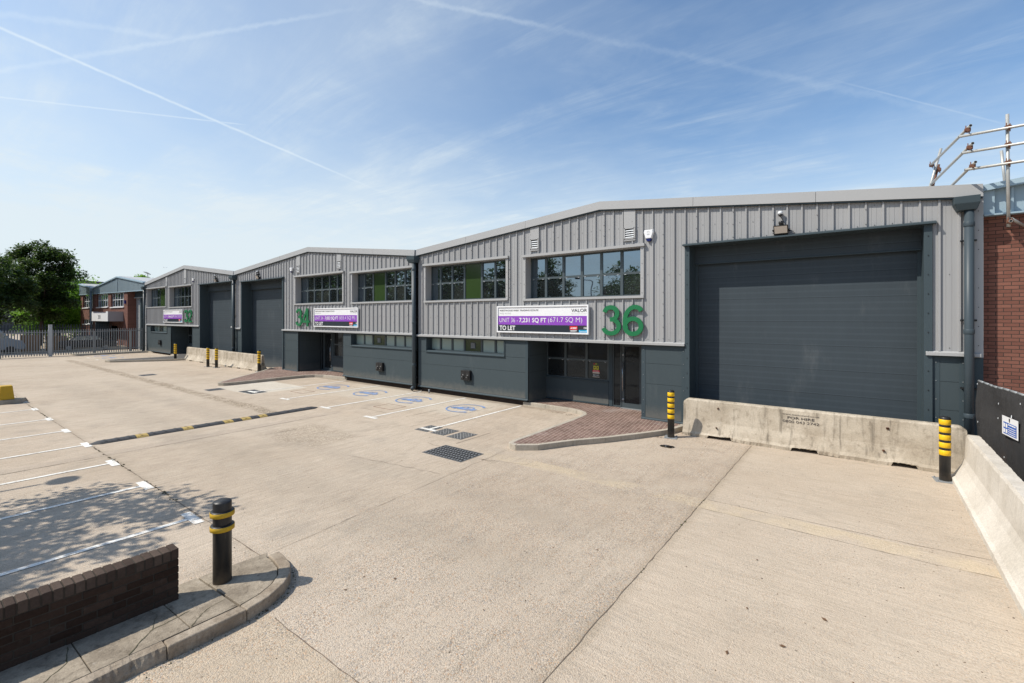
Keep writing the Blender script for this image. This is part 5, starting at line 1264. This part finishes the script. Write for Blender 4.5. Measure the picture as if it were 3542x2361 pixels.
tb((1.46,15.3,7.30),(1.10,15.3,5.7),'tube','raker'); tb((1.43,15.42,6.95),(1.14,15.42,5.6),'rust','raker'); coupler((1.29,15.3,6.93)); coupler((1.30,15.34,6.46)); coupler((1.42,15.34,6.80))
tb((2.44,14.6,5.9),(2.37,14.6,6.85),'tube','brace'); tb((2.22,12.9,5.05),(2.36,13.85,5.07),nm='wall_tie'); coupler((2.22,12.98,5.05))
tb((2.245,12.99,5.1),(2.6,13.9,5.05),'tube','putlog')

# ================================================================== DRAIN COVERS, SPEED BUMP, BLOCK
def grate(x0,x1,y0,y1,label,nx,ny,kind='stud',group=None):
    r=root('drain_cover',label,'drain cover',((x0+x1)/2,(y0+y1)/2,0),0,group); w=(x1-x0)/2; h=(y1-y0)/2
    f=MB(); f.box(-w,w,-h,-h+.025,0,.007); f.box(-w,w,h-.025,h,0,.007); f.box(-w,-w+.025,-h+.025,h-.025,0,.007); f.box(w-.025,w,-h+.025,h-.025,0,.007); f.build('frame',M['iron'],r)
    p=MB(); p.poly([(-w+.025,-h+.025,.0045),(w-.025,-h+.025,.0045),(w-.025,h-.025,.0045),(-w+.025,h-.025,.0045)]); p.build('plate',M['hole'] ,r)
    b=MB()
    for i in range(nx):
        for j in range(ny):
            cx=-w+.03+(2*w-.06)*(i+.5)/nx; cy=-h+.03+(2*h-.06)*(j+.5)/ny; a=(2*w-.06)/nx*.32; c=(2*h-.06)/ny*.27
            if kind=='big': cx+=(j%2-.5)*a*.8
            if (i+j)%2 and kind=='stud': a*=.62; c*=.9
            b.hexa([(cx-a,cy-c,.005),(cx+a,cy-c,.005),(cx+a,cy+c,.005),(cx-a,cy+c,.005)],[(cx-a*.7,cy-c*.6,.013),(cx+a*.7,cy-c*.6,.013),(cx+a*.7,cy+c*.6,.013),(cx-a*.7,cy+c*.6,.013)])
    b.build('tread_pattern',M['iron'],r); return r
grate(-8.36,-7.10,7.46,8.245,'large dark ribbed drain cover, nearest the unit 36 entrance island',14,6,'big')
g3='three small square drain covers in a row'
grate(-8.94,-8.41,8.84,9.50,'small square drain cover, rightmost of the row of three beside the large one',9,11,group=g3)
grate(-9.59,-9.08,8.86,9.50,'small square drain cover, middle one of the row of three',9,11,group=g3)
grate(-10.24,-9.73,8.86,9.49,'small square drain cover painted over by the white bay line',9,11,group=g3)
m=MB(); 
m.poly([(-10.20,9.0,.0165),(-9.60,9.0,.0165),(-9.60,9.13,.0165),(-10.20,9.13,.0165)]); m.poly([(-9.93,9.13,.0165),(-9.835,9.13,.0165),(-9.835,9.5,.0165),(-9.93,9.5,.0165)]); struct(m.build('parking_marking',M['paint']))
grate(-23.2,-22.6,8.05,8.70,'drain cover by the tip of the unit 34 entrance island',9,9)
grate(-21.5,-20.98,8.78,9.45,'left one of the two far drain covers painted over by the bay line',8,9); grate(-20.92,-20.35,8.8,9.48,'right one of the two far drain covers painted over by the bay line',8,9)
m=MB(); m.poly([(-21.2,9.0,.0165),(-20.5,9.0,.0165),(-20.5,9.15,.0165),(-21.2,9.15,.0165)]); m.poly([(-20.90,9.15,.0165),(-20.79,9.15,.0165),(-20.79,9.5,.0165),(-20.90,9.5,.0165)]); struct(m.build('parking_marking',M['paint']))
grate(-32.0,-31.25,7.9,8.6,'farthest drain cover out in the yard before unit 34',9,9)
def cover(x0,x1,y0,y1,label):
    f=MB(); 
    for a,b,c,d in ((x0,x1,y0,y0+.02),(x0,x1,y1-.02,y1),(x0,x0+.02,y0+.02,y1-.02),(x1-.02,x1,y0+.02,y1-.02)): f.box(a,b,c,d,0,.004)
    tag(f.build('inspection_cover',M['rust']),label,'inspection cover','rusty rimmed concrete filled covers')
cover(-14.04,-13.05,10.23,10.92,'concrete filled inspection cover with rusty rim, in the bay nearest the 34/36 drainpipe')
cover(-19.75,-18.8,10.15,10.75,'concrete filled inspection cover with rusty rim in the leftmost bay before unit 34')

sp=root('speed_bump','black rubber speed bump with a few faded yellow sections lying across the yard','speed bump',(-15.5,2.85,0))
segs=[('tip',0,.19,0),('s',.19,.43,0),('s',.43,.675,0),('s',.675,.92,0),('s',.92,1.18,1),('s',1.18,1.45,0),('s',1.45,1.71,0),('s',1.71,1.98,0),('s',1.98,2.23,1)]
y=2.23
pat=[0,0,0,1,0,1,0,1]+[0]*6
pat=[0,0,0,1,0,1]  # placed so that yellows sit near y 5.9-6.1, 6.4-6.65, 6.9-7.1 in the yard
yy=2.23; tgt=[2.50,2.77,3.04,3.29,3.54,3.80,4.06,4.30,4.57,4.85,5.12,5.40,5.68,5.90]
cols=[0,0,0,1,0,1,0,1,0,0,0,0,0,0]
for t_,c_ in zip(tgt,cols): segs.append(('s',yy,t_,c_)); yy=t_
segs.append(('end',5.90,6.08,0))
for kind,a,b,c_ in segs:
    m=MB(); w=.19; H=.055; P=[(-w,0),(-w,.012),(-w*.62,H*.8),(-w*.3,H),(w*.3,H),(w*.62,H*.8),(w,.012),(w,0)]
    if kind=='s': m.prism(P,'y',a+.003,b-.003)
    else:
        s_=(.25,.25) ; A,B=(a,b) if kind=='tip' else (b,a)
        lo=[(p[0]*.35,A,p[1]*.25) for p in P]; hi=[(p[0],B,p[1]) for p in P]
        if kind=='end': lo,hi=lo[::-1],hi[::-1]
        m.hexa(lo,hi)
    o=m.build('rubber_section',M['ruby'] if c_ else M['rub'],sp)
    if c_: o['label']='faded yellow rubber section'
    if kind=='s':
        h=MB(); yc=(a+b)/2
        for x in (-.105,0,.105):
            zt_=H+.001 if abs(x)<.05 else H*.86+.002
            h.hexa([(x-.022,yc-.03,zt_-.004),(x+.022,yc-.03,zt_-.004),(x+.022,yc+.03,zt_-.004),(x-.022,yc+.03,zt_-.004)],[(x-.018,yc-.024,zt_),(x+.018,yc-.024,zt_),(x+.018,yc+.024,zt_),(x-.018,yc+.024,zt_)])
        for q in range(5): h.box(-.17,-.135,a+.03+q*.045,a+.045+q*.045,.018,.030); h.box(.135,.17,a+.03+q*.045,a+.045+q*.045,.018,.030)
        h.build('fixing_recess',M['hole'],o)

yb=root('yellow_marker_block','worn yellow tapered concrete block on a dark kerb base at the far left','marker block',(-25.42,2.33,0))
m=MB(); m.hexa([(-.24,-.18,.15),(.24,-.18,.15),(.24,.22,.15),(-.24,.22,.15)],[(-.2,-.14,.66),(.2,-.14,.66),(.2,.17,.66),(-.2,.17,.66)]); m.build('block',M['yelp'],yb,bevel=.02)
m=MB(); m.hexa([(-.38,-2.6,0),(.36,-2.6,0),(.36,.42,0),(-.1,.62,0),(-.38,.5,0)],[(-.34,-2.6,.15),(.30,-2.6,.15),(.30,.36,.15),(-.1,.54,.15),(-.34,.45,.15)]); m.build('kerb_base',M['kerb'],yb,bevel=.015)

# ================================================================== FENCES
def pale_mesh(h,w=.068):
    m=MB(); f=[(-w/2,.0),(-w*.2,-.018),(w*.2,-.018),(w/2,.0)]
    for (a,ya),(b,yb_) in zip(f[:-1],f[1:]):
        m.poly([(ya,a,0.05),(yb_,b,0.05),(yb_,b,h-.12),(ya,a,h-.12)])
    top=[(0,-w*.75,h-.09),(0,-w*.35,h-.12),(0,w*.35,h-.12),(0,w*.75,h-.09),(0,w*.3,h-.06),(0,0,h),(0,-w*.3,h-.06)]; m.poly([(x-.008,y,z) for x,y,z in top]); m.box(-.004,.004,-w*.35,w*.35,.05,h-.12)
    return m
def palisade(x,ya,yb_,h,mat,label,posts,rails,z0=lambda y:0,tilt=0.,sp=.155):
    r=root('palisade_fence',label,'fence'); pm=pale_mesh(h); first=pm.build('pale',mat,r,loc=(x,ya,z0(ya))); y=ya+sp
    while y<yb_:
        o=first.copy(); COL.objects.link(o); o.parent=r; o.location=(x+tilt*(y-ya),y,z0(y)); y+=sp
    for z in rails:
        m=MB(); m.hexa([(x-.05,ya-.1,z-.03+z0(ya)),(x-.004,ya-.1,z-.03+z0(ya)),(x-.004+tilt*(yb_-ya),yb_,z-.03+z0(yb_)),(x-.05+tilt*(yb_-ya),yb_,z-.03+z0(yb_))],[(x-.05,ya-.1,z+.02+z0(ya)),(x-.004,ya-.1,z+.02+z0(ya)),(x-.004+tilt*(yb_-ya),yb_,z+.02+z0(yb_)),(x-.05+tilt*(yb_-ya),yb_,z+.02+z0(yb_))]); m.build('rail',mat,r)
    for y,hh,w in posts: m=MB(); m.box(x-.06-w,x-.06,y-w/2,y+w/2,0,hh); m.box(x-.07-w,x-.05,y-w/2-.01,y+w/2+.01,hh,hh+.012); m.build('post',mat,r)
    return r
palisade(-53.0,-1.0,13.5,2.17,M['galv'],'galvanised palisade fence with pointed pales running out from the far end of the units',[(4.6,2.0,.10),(10.1,2.0,.09),(12.6,2.05,.09)],(.38,1.92),lambda y:.02+.012*max(0,y-8))
p=MB(); p.box(-53.06,-52.84,7.25,7.46,0,2.58); p.box(-53.075,-52.825,7.235,7.475,2.58,2.6); tag(p.build('gate_post',plain('pale_galvanised',(.40,.42,.44),.5,.2,.1,3)),'tall square galvanised gate post in the palisade fence','post')
palisade(-61.5,-2.0,13.0,2.55,M['galvd'],'dark second palisade fence in tree shade behind the galvanised one',[(1.,2.4,.1),(4.,2.4,.1),(7.2,2.4,.1),(10,2.4,.1)],(.4,2.2),sp=.2)

# things standing beyond the fence
def pallets(x,y,n,label,rz):
    r=root('pallet_stack',label,'pallet stack',(x,y,0),rz,'pallet stacks beyond the fence')
    for k in range(n):
        m=MB(); z=k*.145
        for q in range(5): m.box(-.6,.6,-.5+q*.23,-.38+q*.23,z+.12,z+.14)
        for q in (-.45,0,.45): m.box(-.6,.6,q-.05,q+.05,z+.022,z+.119)
        for q in (-.45,0,.45): m.box(-.6,.6,q-.05,q+.05,z,z+.02)
        m.build('pallet',M['wood'],r)
    return r
pallets(-60.2,7.1,11,'left wooden pallet stack behind the fence',R(80)); pallets(-60.3,8.8,10,'right wooden pallet stack behind the fence, beside the dark car',R(96))
def car(x,y,rz,label,col,group='cars parked beyond the fence'):
    r=root('parked_car',label,'car',(x,y,0),rz,group); paint=plain('car_paint_'+label[:4],col,.25,.3,.04,1)
    prof=[(-2.1,.35),(-2.12,.75),(-1.9,.95),(-1.35,1.0),(-.85,1.42),(.7,1.46),(1.35,1.02),(1.95,.88),(2.15,.65),(2.12,.33)]
    m=MB(); m.hexa([(x,-.86,z) for x,z in prof],[(x,.86,z) for x,z in prof]); m.build('body',paint,r,bevel=.06)
    w=MB()
    for s in (-1,1): w.poly([(-1.15,s*.865,1.02),(1.05,s*.865,1.02),(.62,s*.865,1.38),(-.78,s*.865,1.36)][::s])
    w.poly([(1.40,-.7,1.03),(1.40,.7,1.03),(.80,.62,1.45),(.80,-.62,1.45)]); w.build('window',M['glass'],r)
    for sx in (-1.3,1.3):
        for sy in (-.86,.86):
            t=MB(); t.tube((sx,sy-.1,.32),(sx,sy+.1,.32),.32,20); o=t.build('wheel',M['black'],r); t=MB(); t.tube((sx,sy-.105,.32),(sx,sy+.105,.32),.19,12); t.build('rim',M['galv'],o)
    for s in (-.6,.6): t=MB(); t.box(2.06,2.17,s-.17,s+.17,.62,.76); t.build('headlight',M['white'],r)
    return r
car(-60.2,11.0,R(78),'dark car parked in the shade behind the palisade fence',(.02,.022,.028))
def van(x,y,rz,label):
    r=root('parked_van',label,'van',(x,y,0),rz); prof=[(-2.4,.35),(-2.45,1.9),(-2.2,2.1),(.9,2.1),(1.5,1.35),(2.3,1.1),(2.45,.7),(2.4,.33)]
    m=MB(); m.hexa([(a,-.9,z) for a,z in prof],[(a,.9,z) for a,z in prof]); m.build('body',plain('van_white',(.26,.31,.36),.35,0,.03,1),r,bevel=.07)
    w=MB(); 
    for s in (-1,1): w.poly([(.45,s*.905,1.35),(1.35,s*.905,1.35),(.85,s*.905,1.95),(.45,s*.905,1.95)][::s])
    w.build('window',M['glass'],r)
    for sx in (-1.5,1.5):
        for sy in (-.88,.88): t=MB(); t.tube((sx,sy-.1,.33),(sx,sy+.1,.33),.33,20); t.build('wheel',M['black'],r)
    return r
van(-60.4,4.2,R(95),'pale blue white van behind the palisade fence at the far left')

v2=van(-18.2,-6.2,R(4),'pale van parked behind the viewpoint, mirrored in the entrance glass of unit 36'); v2.name='parked_van'
car(-13.2,-6.6,R(3),'red car parked behind the viewpoint, mirrored in the entrance glass',(.16,.02,.02),'cars mirrored in the glass')
# ================================================================== TREES
def leafcloud(seed,H,cb,rx,n,ls,clumps=46,shape=1.,base=None):
    """crown mesh: leaf-sized faces gathered in clumps over an ellipsoid volume"""
    rr=random.Random(seed); m=MB(); C=[]
    cz=(H+cb)/2; hz=(H-cb)/2
    while len(C)<clumps:
        x,y,z=(rr.uniform(-1,1) for _ in range(3)); d=math.sqrt(x*x+y*y+z*z)
        if d>1 or d<.35: continue
        k=rr.uniform(.80,1.16); C.append((x*rx*k,y*rx*k,cz+z*hz*k,rr.uniform(.10,.20)*rx*shape))
    for i in range(n):
        c=C[rr.randrange(len(C))]; s=c[3]
        gg=lambda q:max(-1.7*q,min(1.7*q,rr.gauss(0,q))); x=c[0]+gg(s); y=c[1]+gg(s); z=c[2]+gg(s*.62)
        a=rr.uniform(0,2*pi); t=rr.gauss(0,.55); q=ls*rr.uniform(.6,1.35)
        ux,uy,uz=cos(a)*cos(t),sin(a)*cos(t),sin(t); vx,vy,vz=-sin(a)*.55,cos(a)*.55,rr.uniform(-.35,.35)
        m.poly([(x,y,z),(x+q*(.5*ux+.5*vx),y+q*(.5*uy+.5*vy),z+q*(.5*uz+.5*vz)),(x+q*ux,y+q*uy,z+q*uz-.1*q),(x+q*(.5*ux-.5*vx),y+q*(.5*uy-.5*vy),z+q*(.5*uz-.5*vz))])
    return m,C
def tree(loc,label,seed,H,cb,rx,n,ls,mat,clumps=46,group=None,tr=.16,shape=1.,cat='tree'):
    r=root('tree',label,cat,loc,0,group); m,C=leafcloud(seed,H,cb,rx,n,ls,clumps,shape); m.build('crown',mat,r)
    t=MB(); rr=random.Random(seed+1); zt=cb+(H-cb)*.55
    pts=[(0,0,0)]; 
    for k in range(1,6): pts.append((rr.gauss(0,.06)*k*.4,rr.gauss(0,.06)*k*.4,zt*k/5))
    for k in range(5): t.tube(pts[k],pts[k+1],tr*(1-k*.14),10,0,tr*(1-(k+1)*.14))
    for c in C[::2]:
        a=pts[2+rr.randrange(3)]; mid=((a[0]+c[0])/2,(a[1]+c[1])/2,(a[2]+c[2])/2-.1); t.tube(a,mid,tr*.3,6,0,tr*.2); t.tube(mid,c[:3],tr*.2,5,0,tr*.06)
    t.build('trunk',M['bark'],r); return r
tree((-74.0,9.55,0),'large dark broadleaf tree behind the palisade fence, rising highest above it',21,12.0,3.4,3.1,26000,.30,M['leaf'],105,tr=.22,shape=.82)
tree((-67.5,5.2,0),'dark spreading tree at the left edge behind the palisade fence',22,9.2,2.2,3.2,22000,.27,M['leaf'],90,tr=.2,shape=.9)
tree((-64.3,2.6,0),'dark tree cut off by the left edge of the picture behind the fence',23,9.6,2.2,3.6,14000,.3,M['leaf'],70,tr=.2)
tree((-82.5,12.2,0),'bright green sunlit bushy tree between the dark tree and the brick unit',24,8.9,.6,3.9,18000,.34,M['leafl'],70,tr=.16,shape=1.2)
tree((-80,3.0,0),'bright green tree glimpsed through the dark trees',25,7.6,.8,4.2,12000,.36,M['leafl'],70,tr=.16,shape=1.2)
tree((-75.5,19.0,0),'bright treetop showing above the white roof of the brick unit',26,8.75,3.5,2.3,5000,.3,M['leafl'],30,tr=.14)
tree((-96,16,0),'small treetop behind the brick unit next to the dark distant roof',27,8.4,3,2.6,3500,.36,M['leafl'],26,tr=.14)
# the tree that throws its shadow over the left bays, and trees seen only as reflections
tree((-12.95,-1.75,0),'young broadleaf tree standing beside the bays and shading the white lines at left',31,6.0,3.3,2.0,5200,.15,M['leaf'],34,tr=.08,shape=.95)
t0=tree((-27.6,-11,0),'broad tree mirrored in the left upper window of unit 36',32,8.8,1.2,3.4,12000,.42,M['leaf'],80,group='trees mirrored in the windows',tr=.2)
GT='trees mirrored in the windows'
for i,(x,y,s,l) in enumerate(((-24.3,-11,.80,'low round tree mirrored in the lower left panes of the large window of unit 36'),(-14.9,-9,.80,'tree mirrored in the lower right pane of the large window of unit 36'),(-35,-10,1.03,'tall tree mirrored in the left window of unit 36'),(-43,-11,1.15,'tall tree mirrored in the right window of unit 34'),(-52,-10,1.15,'tall tree mirrored in the left window of unit 34'),(-63,-11,1.2,'tree mirrored in the windows of unit 32'),(-75,-11,1.2,'second tree mirrored in the windows of unit 32'),(-90,-12,1.2,'tree mirrored in the brick unit windows'))):
    c=dup(t0,(x,y,0),i*1.3,l,GT); c.scale=(s,s,s)
lp=root('street_lamp','tall street lamp whose arm and oval head cast the shadow among the left bays','street lamp',(-16.55,-4.6,0))
m=MB(); m.lathe(0,0,[(.09,0),(.085,.8),(.06,1.),(.05,5.9)],12); m.build('pole',M['galv'],lp)
m=MB(); m.path([(0,0,5.88),(.02,.5,5.98),(.10,1.4,6.0),(.2,2.35,6.0)],.035,8); m.build('arm',M['galv'],lp)
m=MB(); 
for k in range(8):
    pass
m.lathe(0,0,[(.001,-.09),(.16,-.07),(.235,0),(.17,.08),(.001,.11)],20); o=m.build('lantern',M['galvd'],lp); o.location=(.24,2.66,6.0); o.scale=(1.1,1.1,1); o.rotation_euler=(0,0,R(-12))
# an airliner far off in the haze
pl=root('airliner','tiny airliner low in the pale sky above the farthest gable','aeroplane',(-1.199*3800,.344*3800,409),R(20))
m=MB(); m.tube((-18,0,0),(16,0,0),1.9,10); m.tube((16,0,0),(20,0,.2),1.9,10,0,.4); m.tube((-18,0,0),(-24,0,1),1.9,10,0,.4); m.build('fuselage',M['whitep'],pl)
for s in (-1,1):
    m=MB(); m.hexa([(4,s*1.5,-.8),(-2,s*1.5,-.8),(-8,s*17,.5),(-5.5,s*17,.5)],[(4,s*1.5,-.4),(-2,s*1.5,-.4),(-8,s*17,.7),(-5.5,s*17,.7)]); m.build('wing',M['galv'],pl)
m=MB(); m.prism([(-18,1),(-23,1),(-25,7),(-22.5,7)],'y',-.2,.2); m.build('tail_fin',M['galv'],pl)

# ================================================================== LIGHT, SKY, CAMERA
w=bpy.data.worlds.new('World'); SC.world=w; w.use_nodes=True; nt=w.node_tree; nt.nodes.clear()
out=nt.nodes.new('ShaderNodeOutputWorld'); bg=nt.nodes.new('ShaderNodeBackground'); nt.links.new(bg.outputs[0],out.inputs[0])
sky=nt.nodes.new('ShaderNodeTexSky'); sky.sky_type='NISHITA'; sky.sun_disc=False; sky.sun_elevation=R(SUN_EL); sky.sun_rotation=math.atan2(-SUN_AZ[0],-SUN_AZ[1])
sky.altitude=0; sky.air_density=1.0; sky.dust_density=SKY_DUST; sky.ozone_density=SKY_OZ
class W(NT):
    def __init__(s): s.t=nt; s.n=nt.nodes; s.l=nt.links; s.tc=s.n.new('ShaderNodeTexCoord'); s.co=s.tc.outputs['Generated']
q=W()
vn=q.n.new('ShaderNodeVectorMath'); vn.operation='NORMALIZE'; q.l.new(q.co,vn.inputs[0]); D=vn.outputs[0]
dx,dy,dz=q.sep(D)
# project the direction on a high flat layer so that wisps stretch towards the horizon
inv=q.math('DIVIDE',1.,q.math('MAXIMUM',q.math('ADD',dz,.06),.02))
cm=q.n.new('ShaderNodeCombineXYZ'); q.l.new(q.math('MULTIPLY',dx,inv),cm.inputs[0]); q.l.new(q.math('MULTIPLY',dy,inv),cm.inputs[1]); PL=cm.outputs[0]
def dot(v):
    m=q.n.new('ShaderNodeVectorMath'); m.operation='DOT_PRODUCT'; q.l.new(D,m.inputs[0]); m.inputs[1].default_value=v; return m.outputs['Value']
def norm(a): L=math.sqrt(sum(c*c for c in a)); return tuple(c/L for c in a)
def cross(a,b): return (a[1]*b[2]-a[2]*b[1],a[2]*b[0]-a[0]*b[2],a[0]*b[1]-a[1]*b[0])
def trail(p0,p1,width,strength,fade0=0.,fade1=0.,ragged=.5,sc=30.,ext=(-.2,1.1)):
    a,b=norm(p0),norm(p1); n=norm(cross(a,b)); t=norm(cross(n,a)); ang=math.acos(max(-1,min(1,sum(x*y for x,y in zip(a,b)))))
    d=dot(n); wob=q.math('MULTIPLY_ADD',q.noise(sc,5,.7,D),width*ragged*2.4,-width*ragged*1.2)
    dd=q.math('ABSOLUTE',q.math('ADD',d,wob)); m=q.math('SUBTRACT',1.,q.smooth(dd,0.,width))
    s=q.math('DIVIDE',q.math('ARCTAN2',dot(t),dot(a)),ang)
    e=q.math('MULTIPLY',q.smooth(s,ext[0]-.03-fade0,ext[0]+fade0+.001),q.math('SUBTRACT',1.,q.smooth(s,ext[1]-fade1-.001,ext[1]+.03)))
    br=q.math('MULTIPLY_ADD',q.noise(sc*.6,4,.7,D),1.1,.45)
    return q.math('MULTIPLY',q.math('MULTIPLY',q.math('MULTIPLY',m,e),br),strength)
tr=[trail((-1.4826,.1283,.6228),(-.8006,.6474,.2538),.0032,.46,0,.45,.35,50,(-.6,1.02)),
    trail((-1.4826,.1283,.4738),(-1.0658,.4455,.4148),.0019,.33,0,.1,.3,60,(-.6,1.02)),
    trail((-1.4826,.1283,.6538),(-1.1605,.3734,.5976),.0065,.15,.1,.2,.8,40,(-.5,1.0)),
    trail((-1.3576,.2235,.5576),(-.99,.5032,.6395),.0055,.18,.1,.6,.9,40,(-.4,1.5)),
    trail((-.7627,.6762,.6823),(-.5244,.8575,.619),.0060,.17,.2,.25,.8,45,(-.7,1.0)),
    trail((-.5244,.8575,.619),(.2356,1.436,.4168),.0085,.07,.1,.2,1.3,26,(-.05,1.0)),
    trail((-.02,1.236,.497),(.2356,1.436,.4168),.0022,.14,.3,.05,.4,60,(0,1.0))]
tot=tr[0]
for x in tr[1:]: tot=q.math('MAXIMUM',tot,x)
c1=q.noise(1.15,7,.62,q.mapping(PL,(1,1,1),(0,0,R(35)),(1.3,.4,0)),1.1); c2=q.noise(1.9,8,.7,q.mapping(PL,(.35,1.7,1),(0,0,R(-52)),(3.1,1.7,0)),.7)
cir=q.math('MULTIPLY',q.smooth(c1,.38,.74),q.smooth(c2,.34,.72)); cir=q.math('ADD',q.math('MULTIPLY',cir,.62),q.math('MULTIPLY',q.smooth(c2,.40,.85),.14))
veil=q.math('ADD',q.math('MULTIPLY',q.math('SUBTRACT',1.,q.smooth(dz,-.02,.40)),VEIL),q.math('MULTIPLY',q.smooth(q.noise(.9,5,.6,PL),.35,.7),.14))
left=q.math('MULTIPLY',q.smooth(q.math('MULTIPLY',dx,-1.),.25,.95),LEFTV)
cir=q.math('MULTIPLY',cir,q.smooth(dz,0.,.12))
m=q.math('MINIMUM',q.math('ADD',q.math('ADD',q.math('MULTIPLY',cir,.55),veil),left),.93)
tint=q.mix(1.,sky.outputs[0],SKYTINT,'MULTIPLY')
base=q.mix(m,tint,CLOUD); base=q.mix(tot,base,tuple(c*1.12 for c in CLOUD))
q.l.new(base,bg.inputs[0]); bg.inputs[1].default_value=SKY_STR
sl_=bpy.data.lights.new('sun','SUN'); sl_.energy=SUN_E; sl_.angle=R(.55); sl_.color=(1.,.935,.83)
so=bpy.data.objects.new('sun',sl_); COL.objects.link(so)
ce=cos(R(SUN_EL)); d=(SUN_AZ[0]*ce,SUN_AZ[1]*ce,-sin(R(SUN_EL)))
from mathutils import Vector
so.rotation_euler=Vector(d).to_track_quat('-Z','Y').to_euler(); so.location=(-20,-20,40)
cd=bpy.data.cameras.new('camera'); co=bpy.data.objects.new('camera',cd); COL.objects.link(co); SC.camera=co
cd.sensor_width=36; cd.lens=1607/3542*36; cd.shift_y=-84/3542; cd.clip_start=.05; cd.clip_end=12000
co.location=(0,0,3.2); co.rotation_euler=(R(90),0,R(37.273))
vs=SC.view_settings; SC.display_settings.display_device='sRGB'; vs.view_transform='Standard'; vs.look='None'; vs.exposure=EXPO; vs.gamma=1; vs.use_curve_mapping=False
SC.cycles.max_bounces=8; SC.cycles.diffuse_bounces=3; SC.cycles.glossy_bounces=4; SC.cycles.transparent_max_bounces=6
SC.cycles.caustics_reflective=False; SC.cycles.caustics_refractive=False
